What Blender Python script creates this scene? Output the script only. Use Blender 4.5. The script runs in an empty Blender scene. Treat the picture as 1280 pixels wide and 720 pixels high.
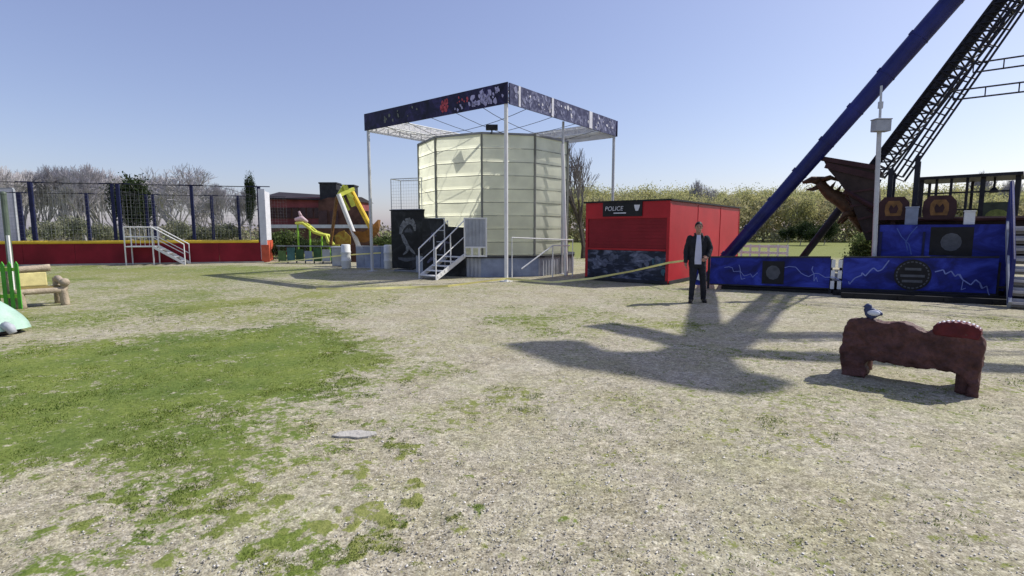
import bpy, math, random
import numpy as np
from mathutils import Vector, Matrix, noise as mnoise

random.seed(7)
rng = np.random.default_rng(11)
scene = bpy.context.scene
COL = scene.collection
R = math.radians

# ---------------------------------------------------------------- camera and survey helpers
EYE, FOC, PITCH = 1.6, 650.0, R(6.32)
SUN_AZ = Vector((0.945, 0.33)).normalized()
SUN_EL = R(45.8)

def ray(px, py):
    u = (px - 640) / FOC; v = (360 - py) / FOC
    return Vector((u, math.cos(PITCH) + v * math.sin(PITCH), v * math.cos(PITCH) - math.sin(PITCH)))
def gp(px, py, z=0.0):            # point of the photo -> point on the ground (or at height z)
    r = ray(px, py); t = (z - EYE) / r.z
    return Vector((r.x * t, r.y * t, z))
def at(px, py, Y):                # point of the photo -> point at distance Y
    r = ray(px, py); t = Y / r.y
    return Vector((r.x * t, Y, EYE + r.z * t))

cam = bpy.data.cameras.new('camera'); cam_o = bpy.data.objects.new('camera', cam)
COL.objects.link(cam_o)
cam_o.location = (0, 0, EYE); cam_o.rotation_euler = (R(90) - PITCH, 0, 0)
cam.sensor_width = 36; cam.lens = 36 * FOC / 1280
cam.clip_start = 0.05; cam.clip_end = 3000
scene.camera = cam_o

# ---------------------------------------------------------------- materials
def nt(name):
    m = bpy.data.materials.new(name); m.use_nodes = True
    t = m.node_tree; t.nodes.clear()
    out = t.nodes.new('ShaderNodeOutputMaterial')
    return m, t, out
def N(t, kind, **kw):
    n = t.nodes.new(kind)
    for k, v in kw.items():
        if k in n.inputs.keys(): n.inputs[k].default_value = v
        else: setattr(n, k, v)
    return n
def L(t, a, b): t.links.new(a, b)
def ramp(t, stops):
    n = t.nodes.new('ShaderNodeValToRGB'); e = n.color_ramp.elements
    while len(e) < len(stops): e.new(0.5)
    for i, (p, c) in enumerate(stops):
        e[i].position = p; e[i].color = (*c, 1) if len(c) == 3 else c
    return n
def mixc(t, fac, a, b, mode='MIX'):
    n = t.nodes.new('ShaderNodeMix'); n.data_type = 'RGBA'; n.blend_type = mode
    for sock, v in ((n.inputs[0], fac), (n.inputs[6], a), (n.inputs[7], b)):
        if hasattr(v, 'links') or hasattr(v, 'is_linked'): L(t, v, sock)
        else:
            sock.default_value = v if not isinstance(v, tuple) else ((*v, 1) if len(v) == 3 else v)
    return n.outputs[2]

def paint(name, rgb, rough=0.5, var=0.25, scale=3.0, metal=0.0, bump=0.15, grime=0.22, spec=0.22, fine=40.0):
    """weathered surface: base colour with broad fading, fine speckle and dull grime"""
    m, t, out = nt(name)
    tc = N(t, 'ShaderNodeTexCoord')
    n1 = N(t, 'ShaderNodeTexNoise', Scale=scale, Detail=6.0, Roughness=0.6)
    n2 = N(t, 'ShaderNodeTexNoise', Scale=fine, Detail=3.0)
    L(t, tc.outputs['Object'], n1.inputs['Vector']); L(t, tc.outputs['Object'], n2.inputs['Vector'])
    dk = tuple(c * (1 - var) for c in rgb); lt = tuple(min(1, c * (1 + var) + 0.01 * var) for c in rgb)
    r1 = ramp(t, [(0.3, dk), (0.7, lt)]); L(t, n1.outputs['Fac'], r1.inputs['Fac'])
    g = ramp(t, [(0.5, (0, 0, 0)), (0.75, (1, 1, 1))]); L(t, n2.outputs['Fac'], g.inputs['Fac'])
    ml = t.nodes.new('ShaderNodeMath'); ml.operation = 'MULTIPLY'; ml.inputs[1].default_value = grime
    L(t, g.outputs['Color'], ml.inputs[0])
    lum = sum(rgb) / 3
    c = mixc(t, ml.outputs[0], r1.outputs['Color'], (0.35 * rgb[0] + 0.25 * lum, 0.35 * rgb[1] + 0.23 * lum, 0.35 * rgb[2] + 0.2 * lum))
    b = N(t, 'ShaderNodeBsdfPrincipled', Roughness=rough, Metallic=metal)
    b.inputs['Specular IOR Level'].default_value = spec
    L(t, c, b.inputs['Base Color'])
    if bump:
        bp = N(t, 'ShaderNodeBump', Strength=bump, Distance=0.02); L(t, n2.outputs['Fac'], bp.inputs['Height'])
        L(t, bp.outputs['Normal'], b.inputs['Normal'])
    L(t, b.outputs['BSDF'], out.inputs['Surface'])
    return m

def streaky(name, cols, scale=(1, 1, 1), nscale=4.0, rough=0.5, distort=1.2):
    """printed vinyl: several inks in cloudy blotches"""
    m, t, out = nt(name)
    tc = N(t, 'ShaderNodeTexCoord'); mp = N(t, 'ShaderNodeMapping'); mp.inputs['Scale'].default_value = scale
    L(t, tc.outputs['Object'], mp.inputs['Vector'])
    n1 = N(t, 'ShaderNodeTexNoise', Scale=nscale, Detail=5.0, Roughness=0.62, Distortion=distort)
    L(t, mp.outputs['Vector'], n1.inputs['Vector'])
    k = len(cols); r1 = ramp(t, [(0.32 + 0.36 * i / (k - 1), c) for i, c in enumerate(cols)])
    L(t, n1.outputs['Fac'], r1.inputs['Fac'])
    b = N(t, 'ShaderNodeBsdfPrincipled', Roughness=rough); b.inputs['Specular IOR Level'].default_value = .2
    L(t, r1.outputs['Color'], b.inputs['Base Color']); L(t, b.outputs['BSDF'], out.inputs['Surface'])
    return m

def translucent(name, rgb, amount, back=(1, 1, 1), var=0.12, nscale=1.5):
    m, t, out = nt(name)
    tc = N(t, 'ShaderNodeTexCoord'); n1 = N(t, 'ShaderNodeTexNoise', Scale=nscale, Detail=6.0)
    L(t, tc.outputs['Object'], n1.inputs['Vector'])
    r1 = ramp(t, [(0.3, tuple(c * (1 - var) for c in rgb)), (0.7, tuple(min(1, c * (1 + var)) for c in rgb))])
    L(t, n1.outputs['Fac'], r1.inputs['Fac'])
    d = N(t, 'ShaderNodeBsdfPrincipled', Roughness=0.55); L(t, r1.outputs['Color'], d.inputs['Base Color'])
    tr = N(t, 'ShaderNodeBsdfTranslucent')
    L(t, mixc(t, 1.0, r1.outputs['Color'], back, 'MULTIPLY'), tr.inputs['Color'])
    ms = N(t, 'ShaderNodeMixShader'); ms.inputs['Fac'].default_value = amount
    L(t, d.outputs['BSDF'], ms.inputs[1]); L(t, tr.outputs['BSDF'], ms.inputs[2]); L(t, ms.outputs['Shader'], out.inputs['Surface'])
    return m

M = dict(
    galv=paint('galvanised_steel', (0.50, 0.51, 0.52), 0.45, 0.15, metal=0.3),
    white=paint('white_paint', (0.72, 0.72, 0.70), 0.5, 0.1),
    offwhite=paint('white_vinyl', (0.62, 0.62, 0.66), 0.5, 0.12),
    grey=paint('grey_paint', (0.25, 0.26, 0.28), 0.6, 0.25),
    pale=paint('pale_grey_sheet', (0.36, 0.38, 0.41), 0.6, 0.25, scale=2.0),
    bluegrey=paint('blue_grey_sheet', (0.23, 0.27, 0.36), 0.6, 0.3, scale=2.0),
    dark=paint('dark_steel', (0.028, 0.029, 0.034), 0.6, 0.4),
    black=paint('black_vinyl', (0.012, 0.012, 0.014), 0.5, 0.4),
    navy=paint('navy_paint', (0.012, 0.015, 0.062), 0.5, 0.4),
    blue=paint('blue_gloss_paint', (0.013, 0.018, 0.125), 0.42, 0.45, scale=1.2, spec=.3),
    bluedark=paint('navy_leg_paint', (0.016, 0.017, 0.026), 0.55, 0.4),
    red=paint('red_panel_paint', (0.42, 0.016, 0.024), 0.42, 0.2, scale=1.2, grime=0.2, bump=0.05),
    redside=paint('red_sheet_paint', (0.41, 0.018, 0.030), 0.42, 0.15, scale=0.9, grime=0.2, bump=0.05),
    maroon=paint('maroon_board_paint', (0.20, 0.006, 0.018), 0.5, 0.3, scale=1.0),
    yellow=paint('yellow_padding', (0.75, 0.52, 0.05), 0.5, 0.15),
    limeyellow=paint('lime_yellow_paint', (0.52, 0.55, 0.08), 0.45, 0.2),
    lime=paint('lime_green_paint', (0.24, 0.52, 0.05), 0.45, 0.25),
    pinkred=paint('faded_red_paint', (0.55, 0.10, 0.05), 0.5, 0.2),
    bench=paint('dark_brown_moulded_log', (0.088, 0.038, 0.034), 0.6, 0.6, scale=6.0, grime=0.6, bump=0.9, fine=26.0),
    cap=paint('dark_red_cap_paint', (0.095, 0.010, 0.014), 0.5, 0.4, scale=8.0),
    birdblue=paint('bird_blue_paint', (0.045, 0.06, 0.13), 0.5, 0.3, scale=10),
    birdpale=paint('bird_pale_paint', (0.62, 0.65, 0.70), 0.5, 0.2, scale=10),
    cream=paint('cream_moulded_log', (0.40, 0.33, 0.24), 0.6, 0.3, scale=5.0, bump=0.6),
    paleyellow=paint('pale_yellow_board', (0.66, 0.58, 0.26), 0.6, 0.2, scale=4.0),
    olive=paint('olive_brown_plank', (0.20, 0.15, 0.045), 0.6, 0.35, scale=4.0),
    mint=paint('mint_fibreglass', (0.38, 0.55, 0.45), 0.45, 0.18, scale=3.0),
    bark=paint('bark', (0.12, 0.10, 0.085), 0.85, 0.35, scale=6.0),
    greybark=paint('grey_bark', (0.30, 0.285, 0.28), 0.9, 0.3, scale=2.0),
    darkbark=paint('dark_bark', (0.07, 0.06, 0.05), 0.9, 0.35, scale=5.0),
    twig=paint('twigs', (0.42, 0.40, 0.41), 0.9, 0.25, scale=1.0, bump=0),
    twigdark=paint('dark_twigs', (0.24, 0.225, 0.22), 0.9, 0.25, scale=1.0, bump=0),
    brick=paint('red_brick_render', (0.23, 0.060, 0.065), 0.8, 0.4, scale=0.7, grime=0.4),
    rooft=paint('dark_roof_sheet', (0.032, 0.026, 0.030), 0.7, 0.3, scale=0.6),
    brownwall=paint('brown_wall', (0.115, 0.055, 0.040), 0.8, 0.55, scale=1.3),
    glass=paint('dark_window', (0.07, 0.035, 0.038), 0.15, 0.2),
    hull=paint('dark_hull_timber', (0.032, 0.020, 0.017), 0.6, 0.5, scale=2.5, bump=0.5),
    hullred=paint('hull_maroon_paint', (0.042, 0.015, 0.017), 0.5, 0.4, scale=3.0),
    gold=paint('old_gold_paint', (0.19, 0.095, 0.03), 0.5, 0.4, scale=6.0),
    dragon=paint('brown_gold_dragon', (0.085, 0.045, 0.022), 0.55, 0.5, scale=7.0, bump=0.5),
    woodbrown=paint('brown_boat_timber', (0.19, 0.085, 0.022), 0.6, 0.35, scale=4.0),
    step=paint('grey_step_tread', (0.40, 0.385, 0.38), 0.6, 0.25, scale=3.0),
    tape=paint('tape_yellow', (0.85, 0.78, 0.30), 0.4, 0.15, bump=0),
    greenfence=paint('bright_green_paint', (0.07, 0.34, 0.035), 0.5, 0.25),
    postgreen=paint('grey_green_paint', (0.10, 0.13, 0.10), 0.5, 0.25),
    skin=paint('skin', (0.36, 0.20, 0.14), 0.55, 0.1, scale=12, grime=0.1),
    hair=paint('dark_hair', (0.012, 0.010, 0.010), 0.6, 0.3, scale=40),
    jacket=paint('black_jacket_cloth', (0.020, 0.021, 0.026), 0.85, 0.35, scale=7, bump=0.4),
    shirt=paint('pale_lilac_shirt', (0.58, 0.58, 0.68), 0.8, 0.1, scale=7, bump=0.2),
    trousers=paint('dark_trousers', (0.020, 0.021, 0.028), 0.85, 0.3, scale=7, bump=0.3),
    shoe=paint('dark_shoe', (0.02, 0.018, 0.016), 0.5, 0.3),
    rib=paint('rib_grey_green', (.20, .205, .18), .55, .25),
    dimlilac=paint('mottled_lilac_ink', (.10, .10, .15), .6, .6, scale=9, bump=0),
    greyink2=paint('mottled_grey_ink', (.17, .175, .18), .6, .6, scale=9, bump=0),
    dimink2=paint('olive_grey_ink', (.14, .15, .12), .5, .3, bump=0, scale=8), lilacdim=paint('lilac_grey_ink', (.20, .21, .32), .5, .4, bump=0, scale=6),
    lilac=paint('lilac_ink', (0.42, 0.40, 0.62), 0.5, 0.25, bump=0),
    bolt=paint('pale_blue_ink', (0.20, 0.25, 0.56), 0.5, 0.2, bump=0),
    redink=paint('red_ink', (0.45, 0.07, 0.09), 0.5, 0.3, bump=0, scale=8),
    whiteink=paint('white_ink', (0.62, 0.62, 0.66), 0.5, 0.15, bump=0),
    greyink=paint('grey_ink', (0.30, 0.30, 0.30), 0.5, 0.3, bump=0, scale=6),
    dimink=paint('dim_grey_ink', (0.085, 0.09, 0.10), 0.5, 0.3, bump=0, scale=6),
    stone=paint('concrete', (0.42, 0.40, 0.36), 0.9, 0.25, scale=3.0),
    bluepanel=streaky('blue_storm_print', [(0.009, 0.012, 0.085), (0.018, 0.027, 0.23), (0.042, 0.066, 0.42)], (1, 1, 1.6), 1.4),
    blackprint=streaky('dark_fascia_print', [(0.008, 0.008, 0.02), (0.018, 0.016, 0.05), (0.05, 0.04, 0.14)], (1, 1, 1), 2.0),
    navyprint=streaky('navy_fascia_print', [(0.018, 0.02, 0.06), (0.05, 0.055, 0.12), (0.16, 0.17, 0.26)], (1, 1, 1), 4.0),
    kioskprint=streaky('kiosk_counter_print', [(0.010, 0.012, 0.02), (0.022, 0.03, 0.055), (0.20, 0.22, 0.30)], (0.7, 1, 1.8), 2.4),
    boothprint=streaky('booth_print', [(0.009, 0.009, 0.010), (0.016, 0.017, 0.018), (0.045, 0.048, 0.05)], (1, 1, 1), 1.6),
    tank=translucent('cream_ribbed_sheet', (0.55, 0.555, 0.455), 0.62, (1.72, 1.73, 1.68)),
)
# net: fine mesh material kept as geometry; grass etc. below

# ---------------------------------------------------------------- mesh collector
W = {}                                   # world matrix of every parent we make
def frame(origin, xdir=(1, 0), z=0):
    x = Vector((xdir[0], xdir[1], 0)).normalized(); y = Vector((-x.y, x.x, 0))
    m = Matrix.Identity(4)
    m.col[0][:3] = x; m.col[1][:3] = y; m.col[2][:3] = (0, 0, 1)
    m.col[3][:3] = (origin[0], origin[1], z if len(origin) < 3 else origin[2])
    return m

class MB:
    def __init__(s, F=None): s.v = []; s.f = []; s.F = F; s.mi = 0; s.fm = []
    def add(s, vs, fs):
        o = len(s.v)
        for p in vs:
            p = Vector(p); s.v.append(s.F @ p if s.F else p)
        for f in fs: s.f.append(tuple(i + o for i in f)); s.fm.append(s.mi)
    def box(s, c, d, rot=None):
        x, y, z = d[0] / 2, d[1] / 2, d[2] / 2
        vs = [Vector((i * x, j * y, k * z)) for k in (-1, 1) for j in (-1, 1) for i in (-1, 1)]
        if rot: vs = [rot @ p for p in vs]
        c = Vector(c)
        s.add([p + c for p in vs], [(0, 2, 3, 1), (4, 5, 7, 6), (0, 1, 5, 4), (2, 6, 7, 3), (0, 4, 6, 2), (1, 3, 7, 5)])
    def beam(s, a, b, w, h, up=(0, 0, 1)):
        a = Vector(a); b = Vector(b); d = (b - a); l = d.length
        if l < 1e-6: return
        d.normalize(); u = Vector(up)
        if abs(d.dot(u)) > 0.98: u = Vector((0, 1, 0))
        sx = d.cross(u).normalized(); uz = sx.cross(d)
        vs = [p + sx * (i * w / 2) + uz * (j * h / 2) for p in (a, b) for i, j in ((-1, -1), (1, -1), (1, 1), (-1, 1))]
        s.add(vs, [(3, 2, 1, 0), (4, 5, 6, 7), (0, 1, 5, 4), (1, 2, 6, 5), (2, 3, 7, 6), (3, 0, 4, 7)])
    def tube(s, a, b, r0, r1=None, n=8, cap=True):
        s.path([a, b], [r0, r0 if r1 is None else r1], n, cap)
    def path(s, pts, rs, n=8, cap=True):
        pts = [Vector(p) for p in pts]
        if not hasattr(rs, '__len__'): rs = [rs] * len(pts)
        vs = []; prev = None
        for i, p in enumerate(pts):
            d = (pts[min(i + 1, len(pts) - 1)] - pts[max(i - 1, 0)])
            if d.length < 1e-9: d = Vector((0, 0, 1))
            d.normalize()
            if prev is None:
                prev = d.orthogonal().normalized()
            u = (prev - d * prev.dot(d))
            u = u.normalized() if u.length > 1e-5 else d.orthogonal().normalized()
            prev = u; w = d.cross(u)
            for k in range(n):
                a = 2 * math.pi * k / n
                vs.append(p + (u * math.cos(a) + w * math.sin(a)) * rs[i])
        fs = []
        for i in range(len(pts) - 1):
            for k in range(n):
                fs.append((i * n + k, i * n + (k + 1) % n, (i + 1) * n + (k + 1) % n, (i + 1) * n + k))
        if cap:
            fs.append(tuple(range(n - 1, -1, -1))); fs.append(tuple((len(pts) - 1) * n + k for k in range(n)))
        s.add(vs, fs)
    def lathe(s, c, prof, n=16, axis=None):
        c = Vector(c); vs = []
        for r, z in prof:
            for k in range(n):
                a = 2 * math.pi * k / n; p = Vector((r * math.cos(a), r * math.sin(a), z))
                vs.append((axis @ p if axis else p) + c)
        fs = [(i * n + k, i * n + (k + 1) % n, (i + 1) * n + (k + 1) % n, (i + 1) * n + k) for i in range(len(prof) - 1) for k in range(n)]
        fs.append(tuple(range(n - 1, -1, -1))); fs.append(tuple((len(prof) - 1) * n + k for k in range(n)))
        s.add(vs, fs)
    def ball(s, c, r, n=10, m=7):
        r = r if hasattr(r, '__len__') else (r, r, r); c = Vector(c)
        vs = [c + Vector((0, 0, -r[2]))]
        for i in range(1, m):
            ph = -math.pi / 2 + math.pi * i / m
            for k in range(n):
                a = 2 * math.pi * k / n
                vs.append(c + Vector((r[0] * math.cos(ph) * math.cos(a), r[1] * math.cos(ph) * math.sin(a), r[2] * math.sin(ph))))
        vs.append(c + Vector((0, 0, r[2]))); T = len(vs) - 1
        fs = [(0, 1 + (k + 1) % n, 1 + k) for k in range(n)]
        for i in range(m - 2):
            for k in range(n):
                fs.append((1 + i * n + k, 1 + i * n + (k + 1) % n, 1 + (i + 1) * n + (k + 1) % n, 1 + (i + 1) * n + k))
        fs += [(1 + (m - 2) * n + k, 1 + (m - 2) * n + (k + 1) % n, T) for k in range(n)]
        s.add(vs, fs)
    def prism(s, poly, o, ax, ay, th):
        """polygon (a,b) in plane o + a*ax + b*ay, thickness th along the normal"""
        o = Vector(o); ax = Vector(ax); ay = Vector(ay); nn = ax.cross(ay).normalized() * th
        n = len(poly); vs = [o + ax * a + ay * b for a, b in poly]; vs += [p + nn for p in vs]
        s.add(vs, [tuple(range(n - 1, -1, -1)), tuple(range(n, 2 * n))] + [(i, (i + 1) % n, n + (i + 1) % n, n + i) for i in range(n)])
    def quad(s, a, b, c, d): s.add([a, b, c, d], [(0, 1, 2, 3)])
    def lattice(s, a, b, w, bays, r=0.025, rb=0.014, chords=3, up=(0, 0, 1)):
        a = Vector(a); b = Vector(b); d = (b - a).normalized(); u = Vector(up)
        sx = d.cross(u).normalized(); uz = sx.cross(d)
        offs = [sx * (-w / 2), sx * (w / 2), uz * (-w * .8)] if chords == 3 else ([sx * (-w / 2) + uz * (w / 2), sx * (w / 2) + uz * (w / 2), sx * (w / 2) - uz * (w / 2), sx * (-w / 2) - uz * (w / 2)] if chords == 4 else [uz * (-w / 2), uz * (w / 2)])
        for o in offs: s.tube(a + o, b + o, r, r, 6)
        n = len(offs)
        for k in range(bays + 1):
            p = a.lerp(b, k / bays); q = a.lerp(b, min(1, (k + 1) / bays))
            for i in range(n if n > 2 else 1):
                s.tube(p + offs[i], p + offs[(i + 1) % n], rb, rb, 5, False)
                if k < bays and n > 2: s.tube(p + offs[i], q + offs[(i + 1) % n], rb, rb, 5, False)
    def build(s, name, mat, parent=None, smooth=False, bevel=0.0):
        me = bpy.data.meshes.new(name)
        vs = s.v
        if parent is not None:
            inv = W[parent.name].inverted(); vs = [inv @ p for p in vs]
        me.from_pydata([tuple(p) for p in vs], [], s.f); me.update()
        if isinstance(mat, (list, tuple)):
            for m_ in mat[:-1]: me.materials.append(m_)
            mat = mat[-1]
            me.polygons.foreach_set('material_index', s.fm)
        return link_mesh(name, me, mat, parent, smooth, bevel)

def link_mesh(name, me, mat, parent=None, smooth=False, bevel=0.0):
    if mat is not None: me.materials.append(mat)
    if smooth: me.polygons.foreach_set('use_smooth', [True] * len(me.polygons))
    o = bpy.data.objects.new(name, me); COL.objects.link(o)
    if parent is not None:
        o.parent = parent; W[o.name] = W[parent.name].copy()
    else: W[o.name] = Matrix.Identity(4)
    if bevel:
        b = o.modifiers.new('bevel', 'BEVEL'); b.width = bevel; b.segments = 2; b.limit_method = 'ANGLE'
    return o

def tag(o, label, cat, group=None):
    o['label'] = label; o['category'] = cat
    if group: o['group'] = group
    return o
def struct(o): o['kind'] = 'structure'; return o
def thing(name, label, cat, F, group=None):
    """an Empty at the thing's base; F = world frame (Matrix) or a point"""
    if not isinstance(F, Matrix): F = Matrix.Translation(Vector((F[0], F[1], F[2] if len(F) > 2 else 0)))
    o = bpy.data.objects.new(name, None); COL.objects.link(o); o.empty_display_size = 0.2
    o.matrix_world = F; W[o.name] = F.copy()
    return tag(o, label, cat, group)
def copy_tree(o, parent=None):
    c = o.copy(); COL.objects.link(c)
    if parent is not None: c.parent = parent
    for ch in list(o.children): copy_tree(ch, c)
    return c

# ---------------------------------------------------------------- noise fields (numpy)
PERM = rng.permutation(512)
def vnoise(x, y):
    xi = np.floor(x).astype(int); yi = np.floor(y).astype(int); xf = x - xi; yf = y - yi
    xf = xf * xf * (3 - 2 * xf); yf = yf * yf * (3 - 2 * yf)
    h = lambda a, b: PERM[(PERM[a & 511] + b) & 511] / 511.0
    return (h(xi, yi) * (1 - xf) + h(xi + 1, yi) * xf) * (1 - yf) + (h(xi, yi + 1) * (1 - xf) + h(xi + 1, yi + 1) * xf) * yf
def fbm(x, y, s, o=4, seed=0):
    t = 0; a = 0.5; tot = 0
    for k in range(o):
        t = t + a * vnoise(x * s + 17.3 * k + seed, y * s - 9.1 * k + seed * 1.7); tot += a; a *= 0.55; s *= 2.03
    return t / tot
def sst(a, b, x):
    t = np.clip((x - a) / (b - a), 0, 1); return t * t * (3 - 2 * t)
def sdf(x, y, poly):
    """signed distance to a ground polygon, positive inside"""
    d = np.full(x.shape, 1e9); ins = np.zeros(x.shape, bool); n = len(poly)
    for i in range(n):
        ax, ay = poly[i]; bx, by = poly[(i + 1) % n]
        ex, ey = bx - ax, by - ay; px, py = x - ax, y - ay
        t = np.clip((px * ex + py * ey) / (ex * ex + ey * ey + 1e-12), 0, 1)
        d = np.minimum(d, np.hypot(px - ex * t, py - ey * t))
        c = ((ay > y) != (by > y)) & (x < (bx - ax) * (y - ay) / (by - ay + 1e-12) + ax)
        ins ^= c
    return np.where(ins, d, -d)
def gpoly(pts): return [tuple(gp(*p)[:2]) for p in pts]
LAWN = gpoly([(-140, 426), (60, 430), (190, 420), (300, 410), (385, 404), (440, 422), (462, 446), (430, 470), (400, 500), (345, 512), (318, 540), (280, 566), (225, 585), (120, 572), (40, 588), (-200, 604)])
FRINGE = gpoly([(-100, 560), (230, 555), (290, 510), (400, 480), (430, 560), (420, 640), (430, 740), (100, 760), (60, 660), (-200, 640)])
BARE = gpoly([(20, 600), (55, 578), (110, 580), (100, 615), (60, 650), (-60, 680), (-160, 640), (-60, 600)])
LEFTMIX = gpoly([(-300, 334), (420, 340), (520, 366), (470, 400), (300, 412), (-300, 424)])
TUFTS = gpoly([(-60, 700), (0, 600), (240, 560), (420, 490), (560, 520), (640, 620), (620, 760), (60, 760)])
FARLAWN = gpoly([(-300, 333), (330, 331), (420, 336), (320, 350), (250, 356), (120, 352), (90, 362), (-300, 372)])
MIDLAWN = gpoly([(-200, 384), (90, 386), (240, 376), (420, 362), (410, 372), (330, 386), (200, 396), (60, 412), (-200, 418)])
SPOTS = [  # px, py, radius m, strength, dryness
    (370, 668, .17, .95, 0), (395, 698, .16, .9, 0), (310, 692, .12, .8, 0), (130, 700, .12, .7, 0), (60, 708, .2, .75, 0), (50, 668, .09, .8, 0), (240, 610, .3, .8, 0), (200, 655, .22, .7, 0),
    (262, 640, .2, .7, 0), (180, 610, .2, .75, 0), (448, 608, .10, .75, 0), (490, 644, .09, .7, 0), (600, 634, .06, .7, 0), (474, 660, .06, .6, 0), (711, 648, .055, .85, 0), (585, 598, .07, .55, 0),
    (640, 497, .45, .62, .75), (585, 512, .5, .55, .6), (545, 530, .35, .45, .4), (500, 466, .55, .6, .3), (545, 464, .5, .6, .3), (430, 450, .5, .7, .1), (480, 440, .4, .5, .2),
    (745, 398, .55, .55, .5), (700, 410, .8, .33, .6), (780, 560, .4, .36, .8), (760, 600, .3, .25, .8), (985, 490, .5, .38, .8), (1000, 545, .6, .42, .8), (920, 540, .4, .32, .8), (1210, 655, .5, .33, .7), (1060, 640, .4, .28, .7),
    (870, 690, .3, .3, .6), (1000, 705, .4, .35, .6), (760, 700, .3, .25, .6), (1275, 575, .4, .35, .6), (350, 540, .3, .75, 0), (400, 565, .2, .6, 0), (380, 520, .35, .45, 0), (330, 570, .25, .8, 0), (290, 580, .25, .8, 0),
    (1080, 400, 1.2, .3, .5), (830, 370, 1.2, .38, .5), (600, 400, 1.6, .22, .5), (560, 372, 1.3, .30, .5), (640, 355, 1.0, .5, .4), (720, 354, 1.0, .5, .4), (930, 385, 1.0, .42, .4), (1010, 385, 1.0, .42, .4), (250, 385, 1.0, .5, .1),
]
def grass_field(x, y):
    dist = np.hypot(x, y)
    edge = (fbm(x, y, 1.1, 4, 3) - .5) * 1.3 + (fbm(x, y, 4.5, 3, 8) - .5) * .55
    g = sst(-.85, .70, sdf(x, y, LAWN) + edge * 1.15) * (.62 + .62 * fbm(x, y, 1.6, 4, 61))
    fr = sst(-.3, .4, sdf(x, y, FRINGE) + edge * .5)
    g = np.maximum(g, fr * (0.34 + 1.1 * (fbm(x, y, 5.0, 4, 9) - .5)))
    br = sst(-.15, .3, sdf(x, y, BARE) + edge * .3); g = g * (1 - .8 * br)
    g = np.maximum(g, .85 * sst(-.9, .9, sdf(x, y, FARLAWN) + edge * 1.6) * (.45 + .75 * fbm(x, y, .9, 4, 4)))
    g = np.maximum(g, .95 * sst(-1.0, .8, sdf(x, y, MIDLAWN) + edge * 1.7) * (.25 + .95 * fbm(x, y, 1.0, 4, 5)))
    g = np.maximum(g, ((fbm(x, y, .7, 4, 21) - .36) * 1.25 + (fbm(x, y, 2.9, 3, 23) - .5) * .35) * (.45 + .55 * sst(2, 8, dist)))       # thin scatter
    g = np.maximum(g, sst(-.8, .8, sdf(x, y, LEFTMIX) + edge) * (.10 + .75 * fbm(x, y, .9, 4, 27)))
    tf = sst(-.2, .5, sdf(x, y, TUFTS) + edge * .5) * sst(.57, .66, fbm(x, y, 6.5, 3, 51) + (fbm(x, y, .9, 2, 53) - .5) * .25); g = np.maximum(g, tf * .8)
    dry = .25 + .5 * sst(.3, .7, fbm(x, y, .5, 3, 31)); dry = dry * (1 - .8 * sst(-.4, .6, sdf(x, y, LAWN)) * 1.0) * (1 - .6 * fr)
    for px, py, r, s, dr in SPOTS:
        c = gp(px, py); d = np.hypot((x - c.x), (y - c.y)) / r
        d = d + (fbm(x, y, 2.2 / max(r, .15), 3, int(px)) - .5) * 1.3
        s = s * (.8 if r > .1 else .7); k = s * np.clip(1.25 - d, 0, 1); k = np.minimum(k * 1.3, s)
        dry = np.where(k > g, dr, dry); g = np.maximum(g, k)
    far = sst(24, 34, y); g = np.maximum(g, far * .95); dry = dry * (1 - far) + far * .6
    return np.clip(g, 0, 1), np.clip(dry, 0, 1)

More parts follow.
